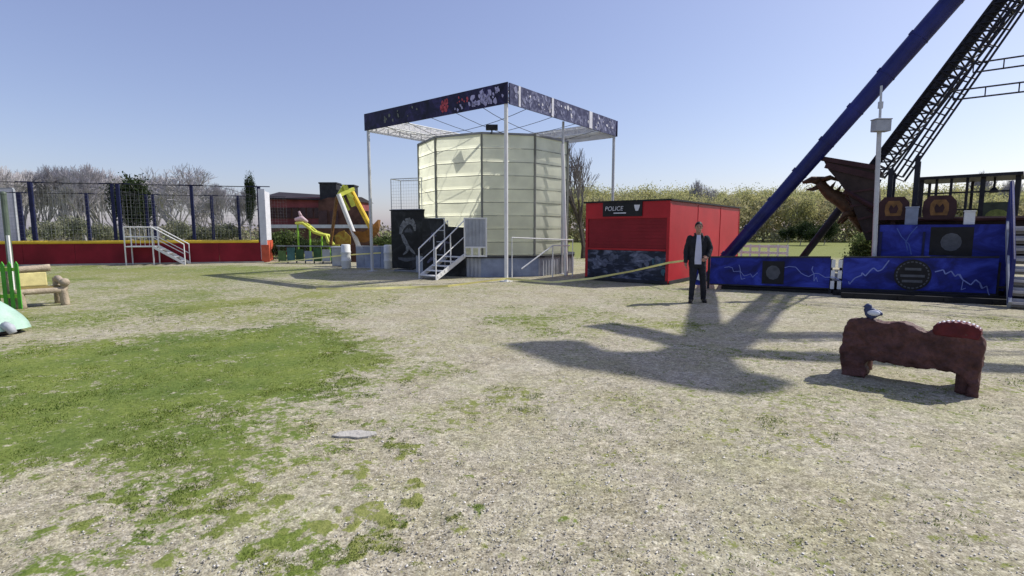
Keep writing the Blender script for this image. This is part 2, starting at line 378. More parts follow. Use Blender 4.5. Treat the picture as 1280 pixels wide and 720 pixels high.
# ---------------------------------------------------------------- ground sheet (one polar grid to the horizon)
def make_ground():
    fine = np.arange(-60, 60.001, 0.3); rest = np.concatenate([np.arange(64, 298, 6.0)])
    ang = np.radians(np.concatenate([fine, rest]))
    rs = [0.4]
    while rs[-1] < 2500:
        r = rs[-1]; rs.append(r * (1.0075 if r < 40 else 1.06))
    rs = np.array(rs)
    A, Rr = np.meshgrid(ang, rs)
    X = Rr * np.sin(A); Yv = Rr * np.cos(A)
    na, nr = len(ang), len(rs)
    Z = (fbm(X, Yv, 1.7, 3, 2) - .5) * .022 + (fbm(X, Yv, 7.0, 2, 6) - .5) * .012
    Z = Z * sst(60, 30, Rr) - .006
    g, d = grass_field(X.ravel(), Yv.ravel())
    Z = Z.ravel() + .012 * g * (Rr.ravel() < 25)
    V = np.stack([X.ravel(), Yv.ravel(), Z], 1)
    i = np.arange(nr - 1)[:, None] * na; k = np.arange(na)[None, :]; k2 = (k + 1) % na
    F = np.stack([i + k, i + na + k, i + na + k2, i + k2], -1).reshape(-1, 4)
    me = bpy.data.meshes.new('ground')
    me.vertices.add(len(V) + 1); V = np.vstack([V, [[0, 0, -.006]]])
    me.vertices.foreach_set('co', V.ravel())
    C = np.stack([np.full(na, len(V) - 1), k[0], k2[0]], 1)
    loops = np.concatenate([F.ravel(), C.ravel()])
    me.loops.add(len(loops)); me.loops.foreach_set('vertex_index', loops.astype(np.int32))
    st = np.concatenate([np.arange(len(F)) * 4, len(F) * 4 + np.arange(len(C)) * 3])
    me.polygons.add(len(st)); me.polygons.foreach_set('loop_start', st.astype(np.int32))
    me.update(calc_edges=True); me.validate()
    for nm, a in (('grass', g), ('dry', d)):
        at_ = me.attributes.new(nm, 'FLOAT', 'POINT'); at_.data.foreach_set('value', np.append(a, 0).astype(np.float32))
    m, t, out = nt('gravel_and_turf')
    tc = N(t, 'ShaderNodeTexCoord'); P = tc.outputs['Object']
    ag = N(t, 'ShaderNodeAttribute', attribute_name='grass'); ad = N(t, 'ShaderNodeAttribute', attribute_name='dry')
    def noise(s, det=4.0, rgh=.6, vec=P):
        n = N(t, 'ShaderNodeTexNoise', Scale=s, Detail=det, Roughness=rgh); L(t, vec, n.inputs['Vector']); return n.outputs['Fac']
    def vor(s, out_='Color'):
        n = N(t, 'ShaderNodeTexVoronoi', Scale=s); L(t, P, n.inputs['Vector']); return n
    v1 = vor(62.0); v2 = vor(130.0)
    s1 = N(t, 'ShaderNodeSeparateColor'); L(t, v1.outputs['Color'], s1.inputs['Color'])
    s2 = N(t, 'ShaderNodeSeparateColor'); L(t, v2.outputs['Color'], s2.inputs['Color'])
    stones = ramp(t, [(0, (.13, .115, .09)), (.3, (.29, .265, .215)), (.7, (.43, .40, .335)), (1, (.68, .65, .59))]); L(t, s1.outputs[0], stones.inputs['Fac'])
    small = ramp(t, [(0, (.15, .13, .10)), (.5, (.36, .33, .27)), (1, (.62, .585, .51))]); L(t, s2.outputs[0], small.inputs['Fac'])
    grav = mixc(t, noise(9.0, 3), stones.outputs['Color'], small.outputs['Color'])
    dust = ramp(t, [(.36, (0, 0, 0)), (.66, (1, 1, 1))]); L(t, noise(1.3, 6, .7), dust.inputs['Fac'])
    grav = mixc(t, dust.outputs['Color'], mixc(t, 1.0, grav, (.86, .84, .78), 'MULTIPLY'), mixc(t, .22, grav, (.47, .44, .38)))
    v3 = vor(24.0); s3 = N(t, 'ShaderNodeSeparateColor'); L(t, v3.outputs['Color'], s3.inputs['Color'])
    cl = ramp(t, [(0, (.80, .80, .79)), (.5, (1.0, 1.0, 1.0)), (1, (1.19, 1.185, 1.17))]); L(t, s3.outputs[0], cl.inputs['Fac'])
    grav = mixc(t, 1.0, grav, cl.outputs['Color'], 'MULTIPLY')
    mot = ramp(t, [(.30, (.79, .79, .75)), (.5, (1.0, 1.0, .98)), (.72, (1.17, 1.16, 1.13))]); L(t, noise(7.5, 8, .78), mot.inputs['Fac'])
    grav = mixc(t, 1.0, grav, mot.outputs['Color'], 'MULTIPLY')
    grav = mixc(t, 1.0, grav, (.985, .975, .915), 'MULTIPLY')
    # damp dark specks, moss
    sp = ramp(t, [(.60, (0, 0, 0)), (.72, (1, 1, 1))]); L(t, noise(14.0, 5, .65), sp.inputs['Fac'])
    mm = t.nodes.new('ShaderNodeMath'); mm.operation = 'MULTIPLY'; mm.inputs[1].default_value = .5; L(t, sp.outputs['Color'], mm.inputs[0])
    grav = mixc(t, mm.outputs[0], grav, (.20, .185, .12))
    ms_ = ramp(t, [(.44, (0, 0, 0)), (.68, (1, 1, 1))]); L(t, noise(.9, 6, .72), ms_.inputs['Fac'])
    mo_ = t.nodes.new('ShaderNodeMath'); mo_.operation = 'MULTIPLY'; mo_.inputs[1].default_value = .45; L(t, ms_.outputs['Color'], mo_.inputs[0])
    grav = mixc(t, mo_.outputs[0], grav, mixc(t, 1.0, grav, (.72, .80, .42), 'MULTIPLY'))
    green = ramp(t, [(.25, (.062, .098, .020)), (.5, (.130, .180, .040)), (.8, (.23, .275, .082))]); L(t, noise(22.0, 5, .7), green.inputs['Fac'])
    big = ramp(t, [(.35, (.72, .78, .7)), (.65, (1.2, 1.1, 1.0))]); L(t, noise(1.1, 4), big.inputs['Fac'])
    green2 = mixc(t, 1.0, green.outputs['Color'], big.outputs['Color'], 'MULTIPLY')
    dryc = ramp(t, [(.3, (.15, .165, .045)), (.7, (.29, .285, .10))]); L(t, noise(25.0, 4), dryc.inputs['Fac'])
    turf = mixc(t, ad.outputs['Fac'], green2, dryc.outputs['Color'])
    # mask = smoothstep(grass + fine noise)
    a1 = t.nodes.new('ShaderNodeMath'); a1.operation = 'SUBTRACT'; L(t, noise(6.5, 6, .75), a1.inputs[0]); a1.inputs[1].default_value = .5
    m12 = t.nodes.new('ShaderNodeMath'); m12.operation = 'MULTIPLY_ADD'; L(t, noise(13.0, 5, .7), m12.inputs[0]); m12.inputs[1].default_value = 1.2; m12.inputs[2].default_value = -.6
    hf = t.nodes.new('ShaderNodeMath'); hf.operation = 'MULTIPLY_ADD'; L(t, noise(30.0, 4, .7), hf.inputs[0]); hf.inputs[1].default_value = 1.3; hf.inputs[2].default_value = -.65
    a15 = t.nodes.new('ShaderNodeMath'); a15.operation = 'MULTIPLY_ADD'; L(t, a1.outputs[0], a15.inputs[0]); a15.inputs[1].default_value = 2.3; L(t, hf.outputs[0], a15.inputs[2])
    a2 = t.nodes.new('ShaderNodeMath'); a2.operation = 'MULTIPLY_ADD'; a16 = t.nodes.new('ShaderNodeMath'); L(t, a15.outputs[0], a16.inputs[0]); L(t, m12.outputs[0], a16.inputs[1]); L(t, a16.outputs[0], a2.inputs[0]); a2.inputs[1].default_value = 1.0; L(t, ag.outputs['Fac'], a2.inputs[2])
    mr = N(t, 'ShaderNodeMapRange'); mr.interpolation_type = 'SMOOTHSTEP'
    L(t, a2.outputs[0], mr.inputs['Value']); mr.inputs['From Min'].default_value = .36; mr.inputs['From Max'].default_value = .70
    col = mixc(t, mr.outputs['Result'], grav, turf)
    b = N(t, 'ShaderNodeBsdfPrincipled', Roughness=.95); b.inputs['Specular IOR Level'].default_value = .15
    L(t, col, b.inputs['Base Color'])
    hsum = t.nodes.new('ShaderNodeMath'); hsum.operation = 'ADD'; L(t, v1.outputs['Distance'], hsum.inputs[0]); L(t, noise(60.0, 3), hsum.inputs[1])
    bp = N(t, 'ShaderNodeBump', Strength=.45, Distance=.008); bp.invert = True; L(t, hsum.outputs[0], bp.inputs['Height'])
    L(t, bp.outputs['Normal'], b.inputs['Normal']); L(t, b.outputs['BSDF'], out.inputs['Surface'])
    return struct(link_mesh('ground', me, m, None, True))
ground = make_ground()

def tri_mesh(name, V, F, mat, nper):
    me = bpy.data.meshes.new(name); me.vertices.add(len(V)); me.vertices.foreach_set('co', V.ravel().astype(np.float32))
    me.loops.add(F.size); me.loops.foreach_set('vertex_index', F.ravel().astype(np.int32))
    me.polygons.add(len(F)); me.polygons.foreach_set('loop_start', (np.arange(len(F)) * nper).astype(np.int32))
    me.update(calc_edges=True)
    return link_mesh(name, me, mat)

def scatter_points(n, r0, r1, amax=48):
    u = rng.random(n); r = r0 * (r1 / r0) ** u                # denser close by
    a = np.radians(rng.uniform(-amax, amax, n)); return r * np.sin(a), r * np.cos(a), r

def make_grass():
    x, y, r = scatter_points(480000, 1.8, 13)
    g, d = grass_field(x, y)
    tuft = fbm(x, y, 5.5, 3, 40)
    keep = (g + (tuft - .5) * 1.5 > .50 + rng.random(len(x)) * .45)
    x, y, r, g, d = x[keep], y[keep], r[keep], g[keep], d[keep]
    n = len(x); h = rng.uniform(.005, .012, n) * (.7 + .6 * g) * (1 + .03 * r); w = .0016 * (1 + .35 * r) * rng.uniform(.7, 1.3, n)
    a = rng.uniform(0, 2 * np.pi, n); la = rng.uniform(0, 2 * np.pi, n); lean = h * rng.uniform(.2, 1.2, n)
    z0 = np.full(n, -.004)
    P0 = np.stack([x - w * np.cos(a), y - w * np.sin(a), z0], 1); P1 = np.stack([x + w * np.cos(a), y + w * np.sin(a), z0], 1)
    P2 = np.stack([x + lean * np.cos(la), y + lean * np.sin(la), h], 1)
    V = np.stack([P0, P1, P2], 1).reshape(-1, 3); F = np.arange(3 * n).reshape(-1, 3)
    m, t, out = nt('grass_blades')
    gi = N(t, 'ShaderNodeNewGeometry'); c = ramp(t, [(0, (.085, .14, .028)), (.5, (.155, .215, .048)), (.85, (.25, .295, .09)), (1, (.35, .34, .16))])
    L(t, gi.outputs['Random Per Island'], c.inputs['Fac'])
    tc = N(t, 'ShaderNodeTexCoord'); nn = N(t, 'ShaderNodeTexNoise', Scale=.9, Detail=4.0); L(t, tc.outputs['Object'], nn.inputs['Vector'])
    br = ramp(t, [(.35, (.7, .78, .7)), (.65, (1.3, 1.15, 1.0))]); L(t, nn.outputs['Fac'], br.inputs['Fac'])
    cc = mixc(t, 1.0, c.outputs['Color'], br.outputs['Color'], 'MULTIPLY')
    b = N(t, 'ShaderNodeBsdfDiffuse'); tr = N(t, 'ShaderNodeBsdfTranslucent'); L(t, cc, b.inputs['Color']); L(t, cc, tr.inputs['Color'])
    ms = N(t, 'ShaderNodeMixShader'); ms.inputs['Fac'].default_value = .35; L(t, b.outputs[0], ms.inputs[1]); L(t, tr.outputs[0], ms.inputs[2]); L(t, ms.outputs[0], out.inputs['Surface'])
    o = tri_mesh('grass', V, F, m, 3); o['kind'] = 'stuff'
    tag(o, 'short patchy green grass growing through the gravel of the open ground', 'grass')
make_grass()

def make_stones():
    x, y, r = scatter_points(30000, 1.8, 9)
    g, d = grass_field(x, y); k = g < .5; x, y, r = x[k], y[k], r[k]
    n = len(x); s = rng.lognormal(-5.55, .36, n).clip(.002, .011) * (1 + .05 * r); th = rng.uniform(0, 6.28, n)
    base = np.array([[1, 0, 0], [0, 1, 0], [-1, 0, 0], [0, -1, 0], [0, 0, 1], [0, 0, -1.0]])
    sc = np.stack([s * rng.uniform(.8, 1.4, n), s * rng.uniform(.7, 1.1, n), s * rng.uniform(.18, .34, n)], 1)
    P = base[None] * sc[:, None] + rng.normal(0, .18, (n, 6, 3)) * s[:, None, None]
    c, sn = np.cos(th)[:, None], np.sin(th)[:, None]
    V = np.stack([P[..., 0] * c - P[..., 1] * sn + x[:, None], P[..., 0] * sn + P[..., 1] * c + y[:, None], P[..., 2] + (s * .1)[:, None] - .002], -1).reshape(-1, 3)
    f = np.array([[0, 1, 4], [1, 2, 4], [2, 3, 4], [3, 0, 4], [1, 0, 5], [2, 1, 5], [3, 2, 5], [0, 3, 5]])
    F = (f[None] + np.arange(n)[:, None, None] * 6).reshape(-1, 3)
    m, t, out = nt('loose_stones'); gi = N(t, 'ShaderNodeNewGeometry')
    c = ramp(t, [(0, (.26, .235, .19)), (.35, (.42, .39, .33)), (.75, (.56, .53, .46)), (1, (.74, .71, .66))]); L(t, gi.outputs['Random Per Island'], c.inputs['Fac'])
    b = N(t, 'ShaderNodeBsdfPrincipled', Roughness=.9); L(t, c.outputs['Color'], b.inputs['Base Color']); L(t, b.outputs[0], out.inputs['Surface'])
    o = tri_mesh('gravel', V, F, m, 3); o['kind'] = 'stuff'
    tag(o, 'loose pale gravel strewn over the bare ground', 'gravel')
make_stones()
# a flat pale slab in the gravel and a few dark bits
sb = MB(); c0 = gp(443, 543)
sb.prism([(-.17, -.03), (-.10, -.055), (-.03, -.05), (.05, -.075), (.12, -.05), (.18, .0), (.15, .05), (.07, .06), (.02, .085), (-.08, .06), (-.13, .05)], (c0.x, c0.y, -.008), (1, 0, 0), (0, 1, 0), .014)
tag(sb.build('stone_slab', paint('pale_stone', (.42, .40, .355), .9, .25, scale=9, bump=.6)), 'flat pale stone lying in the gravel beside the lawn', 'stone')

# ---------------------------------------------------------------- directions shared by the rides
D = Vector((.785, -.62, 0)).normalized(); NN = Vector((-D.y, D.x, 0))       # along / away

# ---------------------------------------------------------------- canopy over the ribbed tank
C0 = Vector((-.18, 16.27, 0)); CL, CW, CH = 6.8, 7.0, 6.02
FC = frame((C0.x, C0.y, 0), (D.x, D.y))            # local: near corner at 0, left = -x, back = +y
can = thing('canopy_frame', 'open square steel canopy with dark printed fascia on slim white posts', 'canopy', FC)
def post_c(x, y, r=.06):
    b = MB(FC); b.tube((x, y, 0), (x, y, CH - .55), r, r, 10); b.box((x, y, .012), (.3, .3, .02)); return b.build('post', M['galv'] if (x, y) != (0, 0) else M['white'], can, False)
for x, y in ((0, 0), (-CL, 0), (0, CW), (-CL, CW), ): post_c(x, y)
post_c(-.2, CW * .5, .045)
FH = .62
def motif_quads(b, x0, x1, z0, z1, n, smin, smax, plane, rg):
    for _ in range(n):
        a = rg.uniform(x0, x1); z = rg.uniform(z0, z1); s = rg.uniform(smin, smax)
        pts = [(s * math.cos(k * 1.05 + rg.random()) * rg.uniform(.4, 1), s * 1.2 * math.sin(k * 1.05 + rg.random() * .5) * rg.uniform(.4, 1)) for k in range(6)]
        pts = [(a + max(-s, min(s, p)), min(z1 + .05, max(z0 - .05, z + q))) for p, q in pts]
        b.prism(pts, *plane, .004)
rg = random.Random(3)
# front-left fascia (along -x, outside is -y); the print is part of each panel
PL1 = ((-CL, -.084, CH - FH), (1, 0, 0), (0, 0, 1))          # a: 0..CL from the left end, b: height
PL2 = ((.112, 0, CH - FH), (0, 1, 0), (0, 0, 1))
b = MB(FC); b.box((-CL / 2, -.06, CH - FH / 2), (CL + .24, .04, FH))
b.mi = 1; motif_quads(b, .9, 1.9, .12, .5, 8, .04, .09, PL1, rg); motif_quads(b, 2.4, 3.0, .2, .5, 3, .04, .08, PL1, rg)
b.mi = 2; motif_quads(b, 4.05, 4.45, .14, .48, 9, .08, .17, PL1, rg); motif_quads(b, 4.6, 5.3, .28, .52, 7, .03, .08, PL1, rg)
b.mi = 3; motif_quads(b, 4.7, 5.6, .08, .40, 10, .04, .10, PL1, rg); motif_quads(b, 5.6, 6.75, .08, .52, 30, .05, .14, PL1, rg)
b.build('fascia', [M['blackprint'], M['dimink2'], M['redink'], M['lilac']], can)
b = MB(FC); b.box((0.09, CW / 2, CH - FH / 2), (.04, CW - .08, FH))
b.mi = 1; motif_quads(b, .25, CW - .2, .06, .56, 80, .04, .12, PL2, rg)
b.mi = 2; motif_quads(b, .4, CW - .3, .1, .5, 30, .03, .08, PL2, rg)
for yy, w in ((.52, .10), (2.35, .12), (4.9, .22)): b.box((.122, yy, CH - FH / 2), (.006, w, FH * .98))
b.build('fascia', [M['navyprint'], M['lilacdim'], M['whiteink']], can)
b = MB(FC); b.box((-CL / 2, CW + .06, CH - FH / 2), (CL + .24, .04, FH)); b.build('fascia', M['blackprint'], can)
b = MB(FC); b.box((-CL - .09, CW / 2, CH - FH / 2), (.04, CW - .08, FH)); b.build('fascia', M['navyprint'], can)
# truss beams behind the fascia, pale sheet backing
for p0, p1 in (((-CL, .2), (0, .2)), ((-.15, 0), (-.15, CW)), ((-CL, CW - .2), (0, CW - .2)), ((-CL + .2, 0), (-CL + .2, CW))):
    b = MB(FC); b.lattice((p0[0], p0[1], CH - .27), (p1[0], p1[1], CH - .27), .30, 12, .024, .012, 4); b.build('truss_beam', M['white'], can)
b = MB(FC); b.box((-CL / 2, CW + .036, CH - FH / 2 - .04), (CL, .008, FH)); b.build('fascia_backing', M['offwhite'], can)
b = MB(FC); b.box((-CL - .066, CW / 2, CH - FH / 2 - .04), (.008, CW - .1, FH)); b.build('fascia_backing', M['offwhite'], can)
b = MB(FC)                                         # sagging cables over the opening
for k in range(5):
    x = -CL + CL * (k + .7) / 5.6
    b.path([(x, CW * j / 10, CH - .5 - .35 * (1 - ((j - 5) / 5) ** 2) * (1 + .3 * math.sin(k * 2.1))) for j in range(11)], .010, 4)
for k in range(4):
    y = CW * (k + .8) / 4.6
    b.path([(-CL * j / 10, y, CH - .5 - .3 * (1 - ((j - 5) / 5) ** 2) * (1 + .3 * math.cos(k * 1.7))) for j in range(11)], .010, 4)
b.build('cable_net', M['dark'], can)

# ---------------------------------------------------------------- ribbed tank (ten flat lapped sides) on a skirted stage
TC = FC @ Vector((-CL / 2 + .02, CW / 2, 0)); TR, T0, T1 = 2.98, .74, 4.86
FT = frame((TC.x, TC.y, 0), (1, 0))
tank = thing('ribbed_drum', 'tall cream ten-sided ride drum of lapped sheets under the open canopy', 'ride drum', FT)
def tv(k): a = R(-90 - 43 + 36 * k); return Vector((TR * math.cos(a), TR * math.sin(a), 0))
rows = 9; hh = (T1 - T0) / rows
sheet = MB(FT)
for k in range(10):
    p, q = tv(k), tv(k + 1); nrm = ((p + q) / 2).normalized(); tg = (q - p).normalized(); L0 = (q - p).length
    nu = 7; vs = []; fs = []
    for r_ in range(rows):
        prof = [(0.0, .0), (.05, .042), (.22, .056), (.55, .034), (.85, .008), (1.0, .0)]
        base = len(vs)
        for zf, off in prof:
            for u in range(nu):
                uu = u / (nu - 1); jit = .016 * math.sin(uu * math.pi) * math.sin(r_ * 2.3 + k * 1.7 + uu * 3)
                vs.append(p + tg * (L0 * uu) + nrm * (off * (.30 + .70 * math.sin(math.pi * min(max(uu, .04), .96)) ** .6) + jit) + Vector((0, 0, T0 + hh * (r_ + zf))))
        for i in range(len(prof) - 1):
            for u in range(nu - 1):
                a = base + i * nu + u; fs.append((a, a + 1, a + nu + 1, a + nu))
    sheet.add(vs, fs)
sheet.build('wall_sheet', M['tank'], tank)
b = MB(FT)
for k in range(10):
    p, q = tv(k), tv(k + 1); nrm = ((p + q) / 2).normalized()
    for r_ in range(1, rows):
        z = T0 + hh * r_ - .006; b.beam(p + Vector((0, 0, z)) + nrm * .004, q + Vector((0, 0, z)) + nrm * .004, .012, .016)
b.build('lap_seam', paint('seam_grey', (.16, .155, .14), .7), tank)  # dark grey strips along the sheet joints
for k in range(10):
    b = MB(FT); p = tv(k) * 1.012; b.beam(p + Vector((0, 0, T0 - .05)), p + Vector((0, 0, T1 + .05)), .06, .07, tuple(p)); b.build('corner_rib', M['rib'], tank)
b = MB(FT)
for k in range(10):
    p, q = tv(k), tv(k + 1); b.beam(p + Vector((0, 0, T1 + .03)), q + Vector((0, 0, T1 + .03)), .09, .07)
b.build('top_ring', M['grey'], tank)
b = MB(FT); b.box((-.05, -2.2, T1 + .36), (.42, .2, .17)); b.box((-.05, -2.2, T1 + .24), (.05, .05, .2)); b.beam((-.05, -2.2, T1 + .15), (-.05, -2.95, T1 + .03), .05, .05); b.build('floodlight', M['dark'], tank)
# stage: deck and skirting
SR = 3.34
stage = thing('ride_stage', 'low round stage with grey sheet skirting that carries the cream drum', 'stage', FT)
def sv(k, r=SR): a = R(-90 - 43 + 36 * k); return Vector((r * math.cos(a), r * math.sin(a), 0))
b = MB(FT); b.prism([tuple(sv(k)[:2]) for k in range(10)], (0, 0, T0 - .09), (1, 0, 0), (0, 1, 0), .06); b.build('deck', M['dark'], stage)
for k in range(10):
    p, q = sv(k, SR - .05), sv(k + 1, SR - .05); tg = (q - p); nrm = ((p + q) / 2).normalized()
    vs = []; fs = []; n = 26
    for i in range(n + 1):
        pl = .022 * (1 if i % 2 else -1) if k not in (1,) else .008 * math.sin(i * .9)
        for z in (-.01, T0 - .092): vs.append(p + tg * (i / n) + nrm * pl + Vector((0, 0, z)))
    for i in range(n): fs.append((2 * i, 2 * i + 2, 2 * i + 3, 2 * i + 1))
    b = MB(FT); b.add(vs, fs); b.build('skirt_panel', M['bluegrey'] if k == 1 else M['pale'], stage)

# stair up to the stage
s0 = Vector((-2.46, 16.78, 0)); FS = frame((s0.x, s0.y, 0), (-NN.x, -NN.y))     # local: -x climbs, y = D side
FS = frame((s0.x, s0.y, 0), (NN.x, NN.y))                                       # +x climbs (away), +y to the left
st = thing('stage_stair', 'galvanised steel stair with pipe handrails climbing to the drum stage', 'stair', FS)
SWD, SRUN, SRISE = .80, 1.35, .74
for y in (0, SWD):
    b = MB(FS); b.beam((0, y, .05), (SRUN, y, SRISE), .03, .15)
    for k in range(9): b.box((.08 + SRUN * k / 8.6, y - .02 * (1 if y == 0 else -1), .11 + (SRISE - .05) * k / 8.6), (.05, .012, .07))
    b.build('stringer', M['white'], st)
for k in range(5):
    b = MB(FS); b.box((.12 + k * .27, SWD / 2, .12 + k * .145), (.22, SWD - .06, .035)); b.build('tread', M['white'], st)
for y in (0, SWD):
    b = MB(FS); z1 = 1.0
    b.path([(0, y, 0), (0, y, z1), (SRUN, y, SRISE + 1.2), (SRUN + .05, y, SRISE + .02)], .024, 8)
    b.tube((SRUN * .5, y, .4), (SRUN * .5, y, (z1 + SRISE + 1.2) / 2), .02)
    b.tube((0, y, .55), (SRUN, y, SRISE + .65), .016)
    b.build('handrail', M['white'], st)
# rails and gate on the stage
gt = thing('stage_gate', 'white framed sheet gate with three small square holes beside the stair', 'gate', at(594, 318, 17.75))
b = MB(); A_, B_ = at(581, 318, 17.78), at(608, 318, 17.72); zt = at(594, 272, 17.75).z; zb = .70
dx = (B_ - A_); dx.z = 0
for p in (A_, B_): b.beam((p.x, p.y, zb), (p.x, p.y, zt), .05, .05)
for z in (zb + .03, zb + .33, zt - .025): b.beam((A_.x, A_.y, z), (B_.x, B_.y, z), .045, .05)
for f in (.34, .67): b.beam((A_.x + dx.x * f, A_.y + dx.y * f, zb), (A_.x + dx.x * f, A_.y + dx.y * f, zb + .33), .07, .05)
b.build('gate_frame', M['white'], gt)
b = MB(); b.beam((A_.x, A_.y + .012, (zb + .35 + zt) / 2), (B_.x, B_.y + .012, (zb + .35 + zt) / 2), .012, zt - zb - .36)
for k in range(1, 6): b.tube((A_.x + dx.x * k / 6, A_.y + dx.y * k / 6 - .008, zb + .36), (A_.x + dx.x * k / 6, A_.y + dx.y * k / 6 - .008, zt - .05), .012)
b.build('gate_sheet', M['pale'], gt)
rl = thing('stage_railing', 'pipe railing with mesh around the left side of the drum stage', 'railing', at(548, 318, 18.4))
b = MB(); Pp = [at(535, 318, 18.9), at(546, 318, 18.5), at(556, 318, 18.1)]
for p in Pp: b.tube((p.x, p.y, .1), (p.x, p.y, 2.02), .022)
for z in (2.02, 1.6, 1.2, .74):
    for p, q in zip(Pp, Pp[1:]): b.tube((p.x, p.y, z), (q.x, q.y, z), .02)
b.build('rail', M['galv'], rl)
rr = thing('exit_rail', 'slim white exit handrails and sloping ramp rail right of the stage', 'railing', at(690, 345, 17.5))
a1, a2 = at(640, 297, 17.2), at(716, 300, 18.2)
b = MB(); b.path([(a1.x, a1.y, 0), a1, a2, (a2.x, a2.y, 0)], .022, 8); b.build('rail', M['white'], rr)
q_ = at(691, 307, 17.9)
b = MB(); b.path([at(652, 336, 17.3), q_, at(712, 307, 18.2)], .024, 8); b.build('ramp_rail', M['white'], rr)
b = MB(); b.tube((q_.x, q_.y, 0), (q_.x, q_.y, q_.z - .02), .02); b.build('post', M['white'], rr)
b = MB(); b.tube((at(708, 300, 18.6).x, 18.6, 0), at(703, 180, 18.6), .07, .06); 
tag(b.build('downpipe', M['white']), 'white upright pipe beside the right edge of the cream drum', 'pipe')

# ---------------------------------------------------------------- booth with painted face, cage, barriers
bl, br_ = at(490, 340, 20.5), at(531, 341, 20.0)
FB = frame((bl.x, bl.y, 0), (br_.x - bl.x, br_.y - bl.y)); BWd = (br_ - bl).xy.length; bh = 2.36; BDp = .8
bt = thing('control_booth', 'black booth with a large pale brush-stroke face print left of the stair', 'booth', FB)
b = MB(FB); b.box((BWd / 2, BDp / 2, bh / 2 + .06), (BWd, BDp, bh - .12)); bb = b.build('body', M['boothprint'], bt, bevel=.02)
b = MB(FB); b.box((BWd / 2, BDp / 2, bh + .02), (BWd + .06, BDp + .06, .04)); b.build('roof', M['dark'], bt)
b = MB(FB); b.box((BWd / 2, BDp / 2, .03), (BWd - .1, BDp - .1, .06)); b.build('base', M['grey'], bt)
PB = ((0, -.004, 0), (1, 0, 0), (0, 0, 1))
def stroke(b, pts, ws, o=None, ax=None):
    for i in range(len(pts) - 1):
        (x0, y0), (x1, y1) = pts[i], pts[i + 1]; d = Vector((x1 - x0, y1 - y0)).normalized(); nx, ny = -d.y, d.x
        b.prism([(x0 + nx * ws[i], y0 + ny * ws[i]), (x0 - nx * ws[i], y0 - ny * ws[i]), (x1 - nx * ws[i + 1], y1 - ny * ws[i + 1]), (x1 + nx * ws[i + 1], y1 + ny * ws[i + 1])], o or PB[0], ax or PB[1], PB[2], .003 + .0007 * (i % 4))
b = MB(FB)
stroke(b, [(.42, 1.45), (.50, 1.72), (.68, 1.92), (.90, 1.98), (1.04, 1.82), (1.08, 1.58)], [.05, .10, .13, .12, .09, .03])
stroke(b, [(.50, 1.45), (.60, 1.22), (.74, 1.0), (.70, .78), (.52, .66)], [.05, .09, .07, .05, .02])
stroke(b, [(.72, 1.05), (.92, .82), (1.08, .68)], [.04, .06, .02])
b.mi = 1; stroke(b, [(.62, 1.55), (.80, 1.62), (.95, 1.55)], [.03, .10, .03]); stroke(b, [(.3, .52), (.65, .46), (1.1, .52)], [.04, .08, .04])
b.build('face_print', [M['greyink2'], M['dimink']], bb)
ps0, ps1 = at(529, 343, 18.75), at(581, 346, 17.98); FQ = frame((ps0.x, ps0.y, 0), (ps1.x - ps0.x, ps1.y - ps0.y)); QW = (ps1 - ps0).xy.length
ps = thing('printed_screen', 'black printed screen with pale swirls behind the steel stair', 'screen', FQ)
b = MB(FQ); b.prism([(0, 0), (QW, 0), (QW, 1.70), (QW * .62, 1.74), (QW * .5, 2.0), (0, 2.05)], (0, .03, 0), (1, 0, 0), (0, 0, 1), .04); b.mi = 1
oq = (0, -.014, 0)
stroke(b, [(.2, .45), (.42, .62), (.62, .5), (.55, .3), (.3, .28)], [.03, .07, .06, .05, .02], oq); stroke(b, [(.75, .9), (.95, 1.2), (1.2, 1.15)], [.02, .05, .02], oq); stroke(b, [(.9, .5), (1.1, .75), (1.4, .6)], [.02, .05, .03], oq); stroke(b, [(.3, 1.2), (.45, 1.5), (.6, 1.4)], [.02, .05, .02], oq)
b.build('screen_board', [M['boothprint'], M['dimlilac']], ps)
for x in (.04, QW - .04): b = MB(FQ); b.box((x, .06, .85), (.05, .05, 1.7)); b.build('support', M['dark'], ps)
cg = thing('wire_cage', 'thin wire cage standing on the roof of the black booth', 'cage', (bl.x + .5, bl.y + .3, bh + .04))
b = MB(FB); cx0, cx1, cy0, cy1, cz0, cz1 = .02, BWd - .1, .05, .75, bh + .045, bh + 1.22
for x in (cx0, cx1):
    for y in (cy0, cy1): b.tube((x, y, cz0), (x, y, cz1), .018, n=6)
for z in (cz0, cz1):
    b.tube((cx0, cy0, z), (cx1, cy0, z), .016); b.tube((cx0, cy1, z), (cx1, cy1, z), .016); b.tube((cx0, cy0, z), (cx0, cy1, z), .016); b.tube((cx1, cy0, z), (cx1, cy1, z), .016)
b.build('cage_frame', M['galv'], cg)
b = MB(FB)
for k in range(1, 12): b.tube((cx0 + (cx1 - cx0) * k / 12, cy0, cz0), (cx0 + (cx1 - cx0) * k / 12, cy0, cz1), .004, n=3)
for k in range(1, 10): b.tube((cx0, cy0, cz0 + (cz1 - cz0) * k / 10), (cx1, cy0, cz0 + (cz1 - cz0) * k / 10), .004, n=3)
b.build('wire_mesh', M['galv'], cg)
